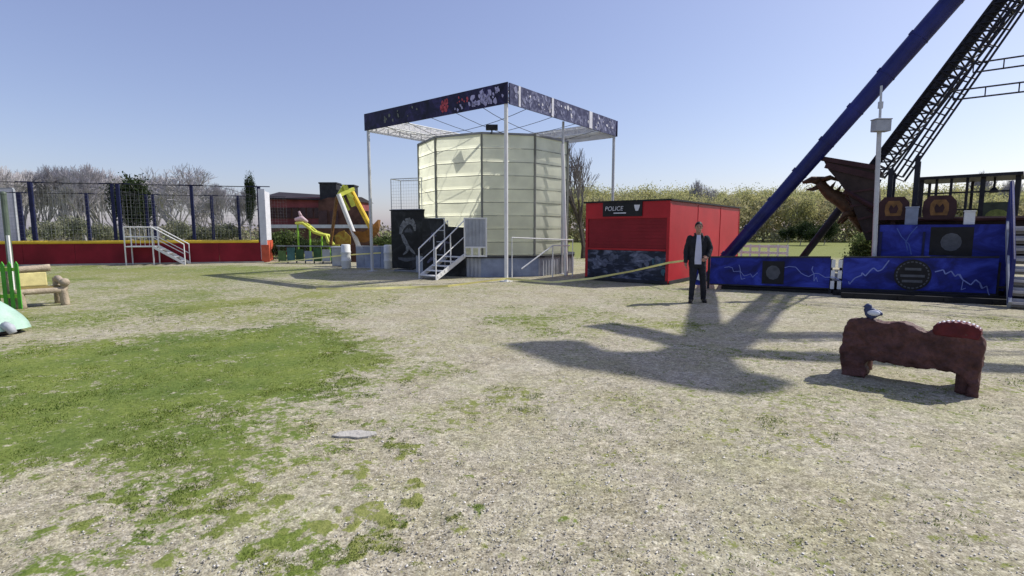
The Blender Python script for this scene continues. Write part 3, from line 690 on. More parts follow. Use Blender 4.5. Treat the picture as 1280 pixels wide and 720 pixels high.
# blue-grey low barrier left of the booth, with white bollards
ba, bb2 = at(446, 334, 22.3), at(487, 335, 21.9)
bz = thing('low_barrier', 'low blue-grey panel barrier left of the black booth', 'barrier', (ba.x, ba.y, 0))
b = MB()
for k in range(4):
    p = ba.lerp(bb2, k / 4); q = ba.lerp(bb2, (k + .94) / 4); b.beam((p.x, p.y, .47), (q.x, q.y, .47), .05, .86)
b.build('panel', M['bluegrey'], bz)
b = MB(); b.beam((ba.x, ba.y, .93), (bb2.x, bb2.y, .93), .08, .05); b.build('top_rail', M['pale'], bz)
b = MB(); b.beam((ba.x, ba.y, .02), (bb2.x, bb2.y, .02), .06, .04); b.build('bottom_rail', M['pale'], bz)
for px, hgt, lb in ((433, 1.02, 'squat white drum at the left end of the blue-grey barrier'), (486, 1.0, 'white drum between the blue-grey barrier and the black booth')):
    p = at(px, 334, 21.8); b = MB()
    b.lathe((p.x, p.y, 0), [(.17, 0), (.19, .03), (.19, hgt * .3), (.205, hgt * .32), (.205, hgt * .36), (.19, hgt * .38), (.19, hgt * .64), (.205, hgt * .66), (.205, hgt * .7), (.19, hgt * .72), (.185, hgt - .03), (.15, hgt)], 18)
    tag(b.build('drum', M['white'] , None, True), lb, 'drum')
p = at(426, 330, 23.4); b = MB(); b.box((p.x, p.y, .42), (.62, .5, .8)); b.box((p.x, p.y, .85), (.7, .56, .06)); tag(b.build('crate', M['pale'], None, bevel=.02), 'pale grey box behind the left white drum', 'box')

# ---------------------------------------------------------------- red ticket kiosk
k0 = at(835, 356, 15.3); FK = frame((k0.x, k0.y, 0), (D.x, D.y)); KW, KD, KH = 2.78, 7.2, 2.5
ki = thing('ticket_kiosk', 'long red sheet-metal kiosk with a dark sign and printed counter front', 'kiosk', FK)
b = MB(FK); b.box((-KW / 2, KD / 2, .06 + KH / 2 - .05), (KW, KD, KH - .1)); body = b.build('body', M['redside'], ki)
b = MB(FK); b.prism([(-KW - .08, -.1), (.06, -.1), (.06, KD + .06), (-KW - .08, KD + .06)], (0, 0, KH - .035), (1, 0, 0), (0, 1, 0), .05); b.build('roof', M['black'], ki)
b = MB(FK); b.box((-KW / 2, -.03, KH - .28), (KW + .02, .05, .50)); b.build('sign_band', M['red'], ki)
b = MB(FK)
for k in range(9): b.box((-KW / 2, -.012 - .008 * (k % 2), 1.10 + .0 + k * .104), (KW - .16, .02, .10))
b.build('shutter', paint('dark_red_shutter', (.23, .010, .018), .5, .2, scale=1.5), ki)
for x in (-KW + .03, -.03): 
    b = MB(FK); b.box((x, -.02, KH / 2), (.09, .06, KH - .1)); b.build('corner_post', M['red'], ki)
b = MB(FK); b.box((-KW / 2, -.02, 1.02), (KW - .16, .10, .05)); b.build('counter_ledge', M['red'], ki)
b = MB(FK); b.box((-KW / 2, -.03, .54), (KW - .02, .03, .88)); rg_ = 0; rg = random.Random(21); PKc = ((-KW, -.048, .12), (1, 0, 0), (0, 0, 1))
b.mi = 1; motif_quads(b, .3, 1.3, .38, .72, 7, .06, .18, PKc, rg); motif_quads(b, 1.9, 2.6, .3, .75, 4, .08, .18, PKc, rg)
b.mi = 2; motif_quads(b, 2.3, 2.7, .1, .6, 5, .06, .16, PKc, rg)
b.build('counter_print', [M['kioskprint'], paint('cloud_ink', (.10, .115, .17), .5, .5, scale=7, bump=0), paint('teal_ink', (.05, .12, .17), .5, .5, scale=7, bump=0)], ki)
b = MB(FK); b.box((-KW / 2, -.05, .06), (KW, .05, .09)); b.box((.02, KD / 2, .06), (.03, KD, .1)); b.build('kickboard', M['dark'], ki)
for y in (0.03, KD * .33, KD * .66, KD - .03):
    b = MB(FK); b.box((.008, y, KH / 2), (.014, .04, KH - .16)); b.build('seam_strip', M['redside'], ki)
def text_into(b, s, size, o, ax, ay, th=.004, shear=0.0):
    cu = bpy.data.curves.new('t', 'FONT'); cu.body = s; cu.size = size; cu.shear = shear; cu.extrude = 0
    to = bpy.data.objects.new('t', cu); COL.objects.link(to)
    dg = bpy.context.evaluated_depsgraph_get(); me = to.evaluated_get(dg).to_mesh()
    o = Vector(o); ax = Vector(ax); ay = Vector(ay); wdt = max((v.co.x for v in me.vertices), default=0)
    b.add([o + ax * v.co.x + ay * v.co.y for v in me.vertices], [tuple(p.vertices) for p in me.polygons])
    to.to_mesh_clear(); bpy.data.objects.remove(to); bpy.data.curves.remove(cu); return wdt
b = MB(FK); sx0, sz0, sw_, sh_ = -2.16, KH - .47, 1.32, .43
b.box((sx0 + sw_ / 2, -.075, sz0 + sh_ / 2), (sw_, .035, sh_)); b.mi = 1
text_into(b, 'POLICE', .19, (sx0 + .07, -.0945, sz0 + .18), (1, 0, 0), (0, 0, 1), shear=.15)
b.prism([(0, 0), (.42, 0), (.42, .035), (0, .035)], (sx0 + .38, -.0955, sz0 + .085), (1, 0, 0), (0, 0, 1), .002)
b.prism([(-.09, .20), (.10, .20), (.08, .11), (.045, .02), (-.035, .02), (-.07, .11)], (sx0 + 1.15, -.0955, sz0 + .14), (1, 0, 0), (0, 0, 1), .002)
b.build('sign_board', [M['black'], M['whiteink']], ki)

# ---------------------------------------------------------------- barrier tapes
def tape(name, pts, label, w=.06):
    b = MB(); pts = [Vector(p) for p in pts]; vs = []; fs = []; fine_ = []
    for i in range(len(pts) - 1):
        for k in range(8): fine_.append(pts[i].lerp(pts[i + 1], k / 8))
    fine_.append(pts[-1])
    for i, p in enumerate(fine_):
        tw = .5 * math.sin(i * .23); vs += [p + Vector((0, -math.sin(tw) * w / 2, -math.cos(tw) * w / 2)), p + Vector((0, math.sin(tw) * w / 2, math.cos(tw) * w / 2))]
    for i in range(len(fine_) - 1): fs.append((2 * i, 2 * i + 2, 2 * i + 3, 2 * i + 1))
    b.add(vs, fs); return tag(b.build(name, M['tape']), label, 'tape')
kc = FK @ Vector((.03, -.05, .66))
tape('barrier_tape', [gp(395, 361, .04), gp(470, 360.5, .04), gp(560, 357.5, .05), (C0.x, C0.y - .07, .10), at(690, 353, 16.0), at(740, 348, 15.7), at(790, 339, 15.4), kc, at(858, 325.5, 14.3)], 'yellow barrier tape sagging from the white canopy post to the red kiosk')
tape('barrier_tape', [at(338, 329, 24.6), at(385, 324, 23.6), at(430, 319, 22.6), at(476, 316, 20.5)], 'pale barrier tape stretched from the pitch corner to the left canopy post', .06)

# ---------------------------------------------------------------- big swing ship ride
Pf = Vector((14.4, 11.0, 12.9)); Pr = Vector((15.1, 11.9, 12.9))
ffl = Vector((6.22, 16.6, 0)); frl = Vector((9.76, 18.3, 0)); ffr = Vector((18.5, 2.34, 0)); frr = Vector((22.6, 8.2, 0))
rid = thing('swing_ship_tower', 'tall blue A-frame of the swing ship ride, its legs rising out of view', 'ride tower', (14.7, 11.4, 0))
def leg(f, p, r, mat, lugs=True):
    b = MB(); b.path([f, f.lerp(p, .15), f.lerp(p, .5), p], [r * .72, r * .80, r, r * 1.1], 18)
    d = (p - f).normalized(); L_ = (p - f).length; s_ = d.cross(Vector((0, 1, 0))).normalized()
    if lugs:
        for k in range(1, 16):
            rk = r * (.74 + .26 * min(1, k / 8)) + .002; c = f + d * (L_ * k / 16); b.tube(c - d * .012, c + d * .012, rk + .008, rk + .008, 18)
            b.beam(c + s_ * (rk - .02) - d * .06, c + s_ * (rk - .02) + d * .06, .07, .09)
    lg = b.build('leg', mat, rid, False)
    b = MB(); b.box(f + Vector((0, 0, .015)), (r * 2.5, r * 2.5, .05)); b.build('foot_plate', M['dark'], lg); return lg
leg(ffl, Pf, .235, M['blue']); leg(ffr, Pf, .235, M['blue'])
leg(frl, Pr, .15, M['bluedark'], False); leg(frr, Pr, .15, M['bluedark'], False)
for f in (frl, frr):
    b = MB(); o = Vector((.13 if f.x < 12 else -.13, -.05, -.13)); b.lattice(f + (Pr - f) * .27 + o, Pr + o * .6, .46, 44, .032, .024, 4); b.build('cable_ladder', M['bluedark'], rid)
b = MB(); b.tube(Pf - NN * .25, Pr + NN * .25, .42, .42, 20); b.build('axle', M['dark'], rid)
SIGN = [(-1.67, 1.31), (-1.7, .74), (-1.59, .31), (-1.27, .34), (-.62, .68), (-.41, .46), (-.31, .09), (-.5, -.24), (-1.13, -.58), (-1.93, -.81), (-2.69, -1.0), (-2.85, -1.75), (-1.97, -1.55), (-1.15, -1.23), (-.61, -1.37), (-.13, -.95), (.25, -.28), (.65, .17), (1.1, .61), (1.37, .64), (1.69, .77), (1.91, 1.34), (1.86, 1.75), (1.46, 1.9), (.88, 1.78), (.36, 1.81), (.01, 1.93), (-.65, 1.71)]
b = MB(); b.prism(SIGN, Pf - NN * .30, tuple(D), (0, 0, 1), -.05); b.build('sign_board', M['blue'], rid)
# ship
c0 = (Pf + Pr) / 2; FSh = frame((c0.x, c0.y, 0), (D.x, D.y))
ship = thing('swing_ship', 'dark timber swing ship with flared bow and gold dragon figurehead', 'ride ship', FSh)
def keel(a): return .85 + 1.9 * max(0, (abs(a) - 4.2) / 2.3) ** 2.0
def top(a): return 1.86 + .9 * max(0, (abs(a) - 4.9) / 1.5) ** 1.3
def hw(a): return 1.08 - .30 * max(0, (abs(a) - 3.5) / 3.4) ** 1.6
hb = MB(FSh); stn = [-6.3 + .42 * i for i in range(31)]; nsec = 9; vs = []; fs = []
for a in stn:
    for j in range(nsec):
        u = -1 + 2 * j / (nsec - 1); s_ = abs(u); y = hw(a) * math.copysign(s_ ** .55, u) * (1 + .12 * s_); z = keel(a) + (top(a) - keel(a)) * s_ ** 2.2
        vs.append((a, y, z))
for i in range(len(stn) - 1):
    for j in range(nsec - 1): q = i * nsec + j; fs.append((q, q + 1, q + nsec + 1, q + nsec))
fs.append(tuple(range(nsec))); fs.append(tuple((len(stn) - 1) * nsec + j for j in reversed(range(nsec))))
hb.add(vs, fs); hb.build('hull', M['hull'], ship)
b = MB(FSh)
for sgn in (-1, 1): b.path([(a, sgn * hw(a) * 1.13, top(a) + .02) for a in stn], .06, 6)
for k in (1, 2, 3):
    for sgn in (-1, 1): b.path([(a, sgn * (hw(a) * (1 - .07 * k) * 1.1 + .02), keel(a) + (top(a) - keel(a)) * (1 - .22 * k)) for a in stn], .025, 5)
b.build('gunwale', M['hullred'], ship)
for sgn in (-1, 1):                                  # high bow block with flaring rail
    prof_ = [(-6.88, 3.60), (-5.66, 3.26), (-5.56, 2.4), (-5.50, 1.35), (-5.72, 1.33), (-5.95, 1.9), (-6.2, 2.55), (-6.48, 2.98), (-6.72, 3.28)]
    b = MB(FSh); b.prism([(x * -sgn, z) for x, z in prof_], (0, .98, 0), (1, 0, 0), (0, 0, 1), 1.96); bw_ = b.build('bow_block', M['hull'], ship)
    for yy in (-1.0, 1.0):
        b = MB(FSh); b.beam((6.94 * sgn, yy, 3.62), (5.60 * sgn, yy, 3.26), .10, .12); b.beam((6.8 * sgn, yy, 3.42), (5.62 * sgn, yy, 3.02), .05, .16); b.build('bow_rail', M['hullred'], bw_)
    for q in range(4): b = MB(FSh); b.beam(((6.35 - .2 * q) * sgn, -1.0, 2.62 - .36 * q), (5.55 * sgn, -1.0, 2.72 - .36 * q), .03, .05); b.build('bow_plank', M['hullred'], bw_)
b = MB(FSh)                                          # dragon figurehead on the bow
neck = [(-5.7, -.2, 1.7), (-6.05, -.2, 2.15), (-6.45, -.2, 2.48), (-6.75, -.2, 2.66), (-6.92, -.2, 2.86), (-7.02, -.2, 3.0)]
b.path(neck, [.30, .28, .22, .17, .14, .14], 10); b.path([(-6.95, -.2, 3.04), (-7.25, -.2, 3.10), (-7.48, -.2, 3.03)], [.14, .10, .04], 8)
b.path([(-6.98, -.2, 2.92), (-7.2, -.2, 2.82), (-7.36, -.2, 2.82)], [.09, .06, .02], 8)
for sg_ in (-1, 1): b.path([(-6.95, -.2 + .1 * sg_, 3.08), (-6.75, -.2 + .16 * sg_, 3.14), (-6.5, -.2 + .2 * sg_, 3.02)], [.07, .06, .02], 6)
for k in range(5): b.path([(-6.1 - .16 * k, -.2, 2.4 + .10 * k), (-5.98 - .16 * k, -.2, 2.62 + .10 * k)], [.07, .01], 5)
for sg_ in (-1, 1): b.path([(-6.0, -.2 + .3 * sg_, 2.1), (-6.3, -.2 + .45 * sg_, 2.05), (-6.45, -.2 + .42 * sg_, 1.8)], [.12, .08, .03], 7)
b.build('dragon_figurehead', M['dragon'], ship, True)
sh_ = [(-.36, -.34), (.36, -.34), (.42, -.1), (.40, .22), (.26, .40), (-.26, .40), (-.40, .22), (-.42, -.1)]
for k in (0, 1, 8, 9):
    a = -5.16 + .92 * k if k < 5 else 5.16 - .92 * (9 - k); yf = -1.26
    b = MB(FSh); b.prism([(x * .80, z * .80) for x, z in sh_], (a, yf, 2.14), (1, 0, 0), (0, 0, 1), .06); b.box((a, .0, 2.0), (.1, 2.2, .5)); sp = b.build('seat_end', M['hullred'], ship)
    b = MB(FSh); b.prism([(x * .44, z * .52 + .01) for x, z in sh_], (a, yf - .062, 2.14), (1, 0, 0), (0, 0, 1), .008); em = b.build('emblem', M['gold'], sp)
    b = MB(FSh); b.prism([(-.07, -.10), (.07, -.10), (.10, .02), (.06, .12), (0, .04), (-.06, .12), (-.10, .02)], (a, yf - .072, 2.14), (1, 0, 0), (0, 0, 1), .006); b.build('emblem_mark', M['hullred'], em)
for k in range(2, 8):
    a = -5.16 + 1.03 * k; b = MB(FSh); b.box((a, 0, 1.55), (.12, 1.9, .6)); b.box((a + .2, 0, 1.35), (.4, 1.9, .08)); b.build('seat', M['hullred'], ship)
for sgn in (-1, 1):                                   # hanging ladder arms
    for sd in (-.75, .75):
        b = MB(FSh); b.lattice((0.15 * sgn, sd, 12.7), (5.15 * sgn, sd, 3.05), .24, 26, .030, .018, 2, (0, 0, 1)); b.build('hanger_arm', M['bluedark'], ship)
        for q in (4.75, 5.3):
            b = MB(FSh); b.beam((q * sgn, sd, 1.6), (q * sgn, sd, 3.25 + .5 * (5.3 - q)), .11, .11); b.build('arm_post', M['bluedark'], ship)
b = MB(FSh)
for z, f in ((5.55, .75), (4.95, .815)):
    b = MB(FSh); b.lattice((-5.1 * f, -.75, z), (5.1 * f, -.75, z), .22, 14, .02, .014, 2, (0, 0, 1))
    b.build('cross_brace', M['dark'], ship)

# blue fence in front of the ride
fl, fr_ = Vector((5.55, 14.25, 0)), Vector((11.05, 11.75, 0)); FF = frame((fl.x, fl.y, 0), (fr_.x - fl.x, fr_.y - fl.y)); FLn = (fr_ - fl).length
fe = thing('ride_fence', 'low fence of blue storm-print panels along the front of the ship ride', 'fence', FF)
def px_on_fence(px):
    r = ray(px, 345); o = fl; d = (fr_ - fl).normalized()
    return (r.x * o.y - r.y * o.x) / (r.y * d.x - r.x * d.y)
def zt_(x): return .86 + .12 * x / FLn
def panel(x0, x1, zb=.15):
    b = MB(FF); vs = [(x0, -.03, zb), (x1, -.03, zb), (x1, -.03, zt_(x1)), (x0, -.03, zt_(x0))]; vs += [(x, .03, z) for x, y, z in vs]
    b.add(vs, [(0, 1, 2, 3), (7, 6, 5, 4), (0, 4, 5, 1), (3, 2, 6, 7), (1, 5, 6, 2), (0, 3, 7, 4)]); o = b.build('panel', M['bluepanel'], fe)
    b = MB(FF); b.beam((x0, 0, zt_(x0) + .02), (x1, 0, zt_(x1) + .02), .08, .035); b.beam((x0, 0, zb - .02), (x1, 0, zb - .02), .07, .03); b.build('panel_rim', M['dark'], o)
    return o
x1a, x2a, x2b = px_on_fence(1037), px_on_fence(1053), px_on_fence(1246)
pA = panel(-.1, x1a); pB = panel(x2a, x2b, .17)
def bolt_(parent, pts, w=.012):
    b = MB(FF)
    for i in range(len(pts) - 1):
        (x0, z0), (x1, z1) = pts[i], pts[i + 1]; d = Vector((x1 - x0, z1 - z0)).normalized(); nx, nz = -d.y * w, d.x * w
        b.prism([(x0 + nx, z0 + nz), (x0 - nx, z0 - nz), (x1 - nx, z1 - nz), (x1 + nx, z1 + nz)], (0, -.0335 - .0006 * (i % 3), 0), (1, 0, 0), (0, 0, 1), .001)
    return b.build('lightning_print', M['bolt'], parent)
rg = random.Random(5)
def zig(x0, x1, z0, z1, n):
    return [(x0 + (x1 - x0) * i / n + rg.uniform(-.04, .04), z0 + (z1 - z0) * i / n + rg.uniform(-.10, .10)) for i in range(n + 1)]
bolt_(pA, zig(.25, 1.1, .55, .4, 9), .007); bolt_(pA, zig(.6, .75, .75, .25, 5), .007); bolt_(pA, zig(1.6, 3.0, .62, .4, 12), .008); bolt_(pA, zig(2.3, 2.5, .7, .25, 6), .007)
xe = px_on_fence(1140)
bolt_(pB, zig(x2a + .1, xe - .5, .25, .78, 12), .013); bolt_(pB, zig(xe + .45, xe + 1.35, .72, .3, 10), .013); bolt_(pB, zig(xe + 1.3, x2b - .1, .3, .2, 6), .010); bolt_(pB, zig(xe + .9, xe + 1.0, .5, .2, 4), .008)
def disc(parent, x, z, r, mat, name, off=.0345, sq=False):
    b = MB(FF); b.prism([(r * math.cos(k * math.pi / 12), r * math.sin(k * math.pi / 12)) for k in range(24)] if not sq else [(-r, -r), (r, -r), (r, r), (-r, r)], (x, -off, z), (1, 0, 0), (0, 0, 1), .0015); return b.build(name, mat, parent)
bd = disc(pB, xe, .54, .37, M['black'], 'badge', .0365)
b = MB(FF)
for k in range(24):
    a0, a1 = k * math.pi / 12, (k + .62) * math.pi / 12
    b.prism([(.33 * math.cos(a0), .33 * math.sin(a0)), (.33 * math.cos(a1), .33 * math.sin(a1)), (.30 * math.cos(a1), .30 * math.sin(a1)), (.30 * math.cos(a0), .30 * math.sin(a0))], (xe, -.0385, .54), (1, 0, 0), (0, 0, 1), .001)
for z, w in ((.14, .16), (-.02, .24), (-.15, .20)): b.prism([(-w, z - .03), (w, z - .03), (w, z + .03), (-w, z + .03)], (xe, -.0385, .54), (1, 0, 0), (0, 0, 1), .001)
b.build('badge_mark', M['dimink'], bd)
xd = px_on_fence(966); b = MB(FF); b.prism([(-.26, -.30), (.26, -.30), (.26, .30), (-.26, .30)], (xd, -.0365, .5), (1, 0, 0), (0, 0, 1), .0015); bd2 = b.build('badge', M['black'], pA)
b = MB(FF); b.prism([(.17 * math.cos(k * .6) , .19 * math.sin(k * .6)) for k in range(10)], (xd, -.0385, .5), (1, 0, 0), (0, 0, 1), .001); b.build('badge_mark', M['dimink'], bd2)
xg = px_on_fence(1045)
for dx_ in (-.075, .075):
    for z in (.23, .50, .77): b = MB(FF); b.box((xg + dx_, -.02, z), (.085, .02, .20)); b.build('hinge_plate', M['white'], fe)
for x in (-.14, x1a + .03, x2a - .03, x2b + .04, x1a * .5):
    b = MB(FF); b.box((x, .07, .44), (.06, .06, .88)); b.build('post', M['dark'], fe)
b = MB(FF); b.beam((x2a - .2, -.16, .05), (x2b + .1, -.16, .05), .16, .10); b.beam((.2, .10, .04), (x1a, .10, .04), .12, .08); b.build('shade_sill', M['black'], fe)  # black beams in place of the shade under the panels
b = MB(FF); b.beam((.2, .22, .10), (x2b + .1, .22, .10), .03, .22); b.build('shade_strip', M['black'], fe)  # added black strip that deepens the shade below the fence
b = MB(FF); b.box((-.32, -.02, .52), (.10, .03, .60), Matrix.Rotation(.25, 3, 'Y')); b.build('edge_plate', M['white'], fe)
b = MB(FF); b.box((-.42, .02, .46), (.16, .05, .74)); b.build('panel', M['bluepanel'], fe)
# dark running gear, plus a deck and black beams added to darken the ground
ug = thing('ride_undercarriage', 'dark steel undercarriage and added black shadow beams on the grass below the blue platform', 'undercarriage', FF)
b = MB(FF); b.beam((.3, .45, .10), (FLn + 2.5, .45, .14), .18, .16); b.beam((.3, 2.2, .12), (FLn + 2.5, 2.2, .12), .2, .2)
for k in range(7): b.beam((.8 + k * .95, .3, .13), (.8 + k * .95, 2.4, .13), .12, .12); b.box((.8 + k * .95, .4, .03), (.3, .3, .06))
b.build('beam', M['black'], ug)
b = MB(FF); b.box((FLn / 2 + 1.2, 1.6, .30), (FLn + 1.8, 2.9, .04)); b.build('shade_deck', M['dark'], ug)  # added plate, keeps the ground behind the fence in shade
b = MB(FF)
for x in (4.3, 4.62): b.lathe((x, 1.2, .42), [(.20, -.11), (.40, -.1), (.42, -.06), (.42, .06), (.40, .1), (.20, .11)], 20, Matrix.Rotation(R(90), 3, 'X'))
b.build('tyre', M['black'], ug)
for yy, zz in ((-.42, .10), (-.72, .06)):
    b = MB(FF); b.beam((x2a - .1, yy, zz), (FLn + 2.2, yy, zz), .10, .12); b.build('shadow_beam', M['black'], ug)  # added black beams standing in for the shadow band before the fence
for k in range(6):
    b = MB(FF); b.beam((x2a + .2 + k * .85, -.80, .05), (x2a + .2 + k * .85, .2, .05), .09, .07); b.build('shadow_tie', M['black'], ug)  # added black crosspieces filling out the same shadow band
# platform with second blue panel row
p1_, p2_ = Vector((9.5, 13.5, 0)), Vector((11.42, 12.05, 0)); FP = frame((p1_.x, p1_.y, 0), (D.x, D.y)); PLn = 2.5; PZ = 1.74
plat = thing('boarding_platform', 'raised blue boarding platform beside the swing ship', 'platform', FP)
b = MB(FP); b.box((PLn / 2, 1.0, PZ - .04), (PLn, 2.0, .08)); b.build('deck', M['dark'], plat)
b = MB(FP); b.box((PLn / 2, -.02, PZ / 2 + .1), (PLn, .04, PZ - .2)); pp = b.build('front_panel', M['bluepanel'], plat)
b = MB(FP); b.box((-.02, 1.0, PZ / 2 + .1), (.04, 2.0, PZ - .2)); b.build('side_panel', M['navy'], plat)
b = MB(FP); b.prism([(-.40, -.33), (.40, -.33), (.40, .36), (-.40, .36)], (1.42, -.0425, 1.32), (1, 0, 0), (0, 0, 1), .002); eb = b.build('badge', M['black'], pp)
b = MB(FP); b.prism([(.2 * math.cos(k * .5236), .22 * math.sin(k * .5236)) for k in range(12)], (1.42, -.0455, 1.32), (1, 0, 0), (0, 0, 1), .002); b.build('badge_mark', M['dimink'], eb)
b = MB(FP)
for pts in ([(.35, 1.65), (.45, 1.45), (.62, 1.25), (.68, 1.0)], [(.75, 1.7), (.62, 1.5), (.55, 1.3), (.6, 1.1)]):
    for i in range(3):
        (x0, z0), (x1, z1) = pts[i], pts[i + 1]; b.prism([(x0 - .012, z0), (x0 + .012, z0), (x1 + .012, z1), (x1 - .012, z1)], (0, -.0425 - .0004 * i, 0), (1, 0, 0), (0, 0, 1), .002)
b.build('lightning_print', paint('dim_blue_ink', (.07, .12, .38), .5, .3, bump=0), pp)
b = MB(FP)
for x in (.03, PLn * .36, PLn - .03): b.box((x, -.05, PZ * .45), (.05, .05, PZ * .9))
b.build('post', M['navy'], plat)
# boxes on the deck
for i, (x, h_, mt, lb) in enumerate(((.62, .42, 'bluegrey', 'small blue-grey box on the platform between the two maroon seat shields'), (1.72, .30, 'white', 'small white box at the platform edge right of the maroon shields'))):
    b = MB(FP); b.box((x, .15, PZ + h_ / 2), (.2 if i else .26, .2, h_)); b.box((x, .15, PZ + h_ + .015), (.23 if i else .29, .23, .03)); tag(b.build('box', M[mt], None, bevel=.01), lb, 'box')
# stair at the right edge
FSt = frame((FP @ Vector((PLn - .12, -1.75, 0)))[:2], (D.x, D.y))
rs_ = thing('platform_stair', 'wide grey steps with blue handrail at the right edge of the platform', 'stair', FSt)
for k in range(8):
    b = MB(FSt); b.box((1.0, .10 + k * .2, .11 + k * .215), (2.0, .24, .05)); b.box((1.0, .21 + k * .2, .0 + k * .215 + .1), (1.98, .02, .18)); b.build('tread', M['step'], rs_)
b = MB(FSt); b.beam((.0, -.02, .06), (.0, 1.75, PZ), .05, .22); b.beam((2.0, -.02, .06), (2.0, 1.75, PZ), .05, .22); b.build('stringer', M['pale'], rs_)
for x in (.0, 2.0):
    b = MB(FSt); b.path([(x, .02, .1), (x, .02, 1.0), (x, 1.65, PZ + .95), (x, 1.7, PZ)], .035, 8); b.tube((x, .9, .8), (x, .9, 1.85), .03); b.tube((x, .02, .55), (x, 1.65, PZ + .5), .025); b.build('handrail', M['blue'], rs_)
# roofed operator cabin behind the ship
ca, cb = at(1147, 290, 17.2), at(1266, 290, 15.6); FCb = frame((ca.x, ca.y, 0), (cb.x - ca.x, cb.y - ca.y)); CLn = (cb - ca).xy.length
cab = thing('operator_cabin', 'dark glazed operator cabin with flat roof behind the swing ship', 'cabin', FCb)
b = MB(FCb); b.box((CLn / 2, .9, .55), (CLn, 1.8, 1.1)); b.build('base', M['dark'], cab)
z1c = 3.22; b = MB(FCb)
for f in (0, .17, .33, .5, .66, 1): b.box((CLn * f, 0, (1.1 + z1c) / 2), (.07 if f not in (0, .66, 1) else .12, .08, z1c - 1.1))
for f in (0, .5, 1): b.box((CLn * f, 1.8, (1.1 + z1c) / 2), (.08, .08, z1c - 1.1))
for z in (1.15, 2.78, ): b.box((CLn / 2, 0, z), (CLn, .05, .05)); 
b.box((CLn / 2, 1.8, 2.3), (CLn, .05, .05))
b.build('window_frame', M['dark'], cab)
b = MB(FCb); b.prism([(-.12, -.2), (CLn + .1, -.2), (CLn + .1, 2.0), (-.12, 2.0)], (0, 0, z1c), (1, 0, 0), (0, 1, 0), .09); b.build('roof', M['dark'], cab)
b = MB(FCb); b.box((CLn * .83, -.02, 1.95), (CLn * .29, .03, 1.0)); gpn = b.build('door_panel', paint('olive_panel', (.06, .075, .05), .5, .3), cab)
b = MB(FCb); b.prism([(.28 * math.cos(k * .5236), .24 * math.sin(k * .5236)) for k in range(12)], (CLn * .83, -.04, 2.0), (1, 0, 0), (0, 0, 1), .003); b.build('emblem', paint('yellow_green_emblem', (.20, .24, .06), .5, .4, scale=8), gpn)
b = MB(FCb); b.box((CLn * .4, 1.2, 1.45), (.9, .4, .7)); b.build('console', M['grey'], cab)
b = MB(FCb); b.tube((CLn * .77, .3, 2.9), (CLn * .77, .3, 3.22), .03); b.lathe((CLn * .77, .3, 2.75), [(.11, 0), (.10, .08), (.04, .16)], 10); b.build('lamp', M['dark'], cab)
# grey lamp post
lp = at(1094, 322, 12.95); lpt = thing('lamp_post', 'slim grey post with a boxy junction lamp near its top, before the ship bow', 'lamp post', (lp.x, lp.y, 0))
zb1 = at(1098, 158, 12.95).z; lx = -.14; b = MB(); b.path([(lp.x, lp.y, 0), (lp.x + lx, lp.y, zb1), (lp.x + lx, lp.y, zb1 + .02), (lp.x + lx * 1.2, lp.y, zb1 + .95)], [.055, .05, .03, .025], 10); b.build('pole', M['galv'], lpt)
b = MB(); b.box((lp.x + lx, lp.y - .05, zb1), (.36, .22, .27)); b.box((lp.x + lx, lp.y - .05, zb1 + .15), (.39, .25, .03)); b.build('lamp_box', M['pale'], lpt, bevel=.02)
b = MB(); b.box((lp.x + lx * 1.1, lp.y, zb1 + .5), (.10, .05, .16)); b.build('bracket', M['galv'], lpt)

# white railing beyond the ride
rw = thing('white_railing', 'low white railing on the grass behind the blue leg and red kiosk', 'railing', at(968, 322, 24))
b = MB(); q0, q1 = at(905, 318, 24), at(984, 318, 22.5)
for z in (.35, .62, .9): b.beam((q0.x, q0.y, z), (q1.x, q1.y, z), .04, .11)
for k in range(8): p = q0.lerp(q1, k / 7); b.beam((p.x, p.y, 0), (p.x, p.y, .98), .07, .07)
b.build('rail', M['white'], rw)

# ---------------------------------------------------------------- sports pitch enclosure at the left
e1 = Vector((-12.5, 26.2, 0)); ed = Vector((.966, .26, 0)).normalized(); e0 = e1 - ed * 20.0; en = Vector((-ed.y, ed.x, 0))
FPt = frame((e0.x, e0.y, 0), (ed.x, ed.y)); PL = 20.0
pit = thing('pitch_enclosure', 'netted sports pitch with maroon boards, yellow padding and navy posts', 'pitch enclosure', FPt)
b = MB(FPt)
for k in range(10): b.box((k * 2 + 1, 0, .52), (1.985, .05, 1.0))
b.build('board_wall', M['maroon'], pit)
b = MB(FPt); b.tube((0, -.02, 1.06), (PL - .2, -.02, 1.06), .075, .075, 10); b.build('top_padding', M['yellow'], pit)
b = MB(FPt); b.box((PL / 2, -.02, .03), (PL, .10, .06)); b.build('base_kerb', M['stone'], pit)
b = MB(FPt)
for k in range(10): b.box((k * 2 + 1, 8.0, .42), (1.985, .05, .8))
b.build('board_wall', M['maroon'], pit)
b = MB(FPt); b.tube((0, 7.96, .9), (PL, 7.96, .9), .07, .07, 10); b.build('top_padding', M['yellow'], pit)
def along(px):
    r = ray(px, 320); return (r.x * e0.y - r.y * e0.x) / (r.y * ed.x - r.x * ed.y)
def along_back(px):
    r = ray(px, 300); o = e0 + en * 8.0; return (r.x * o.y - r.y * o.x) / (r.y * ed.x - r.x * ed.y)
ZP = 3.75
for px, w in ((45, .14), (146, .11), (153, .13), (244, .12), (327, .15)):
    b = MB(FPt); x = along(px); b.box((x, .07, ZP / 2), (w, w, ZP)); b.box((x, .07, ZP + .02), (w + .9, .05, .04)); b.build('post', M['navy'], pit)
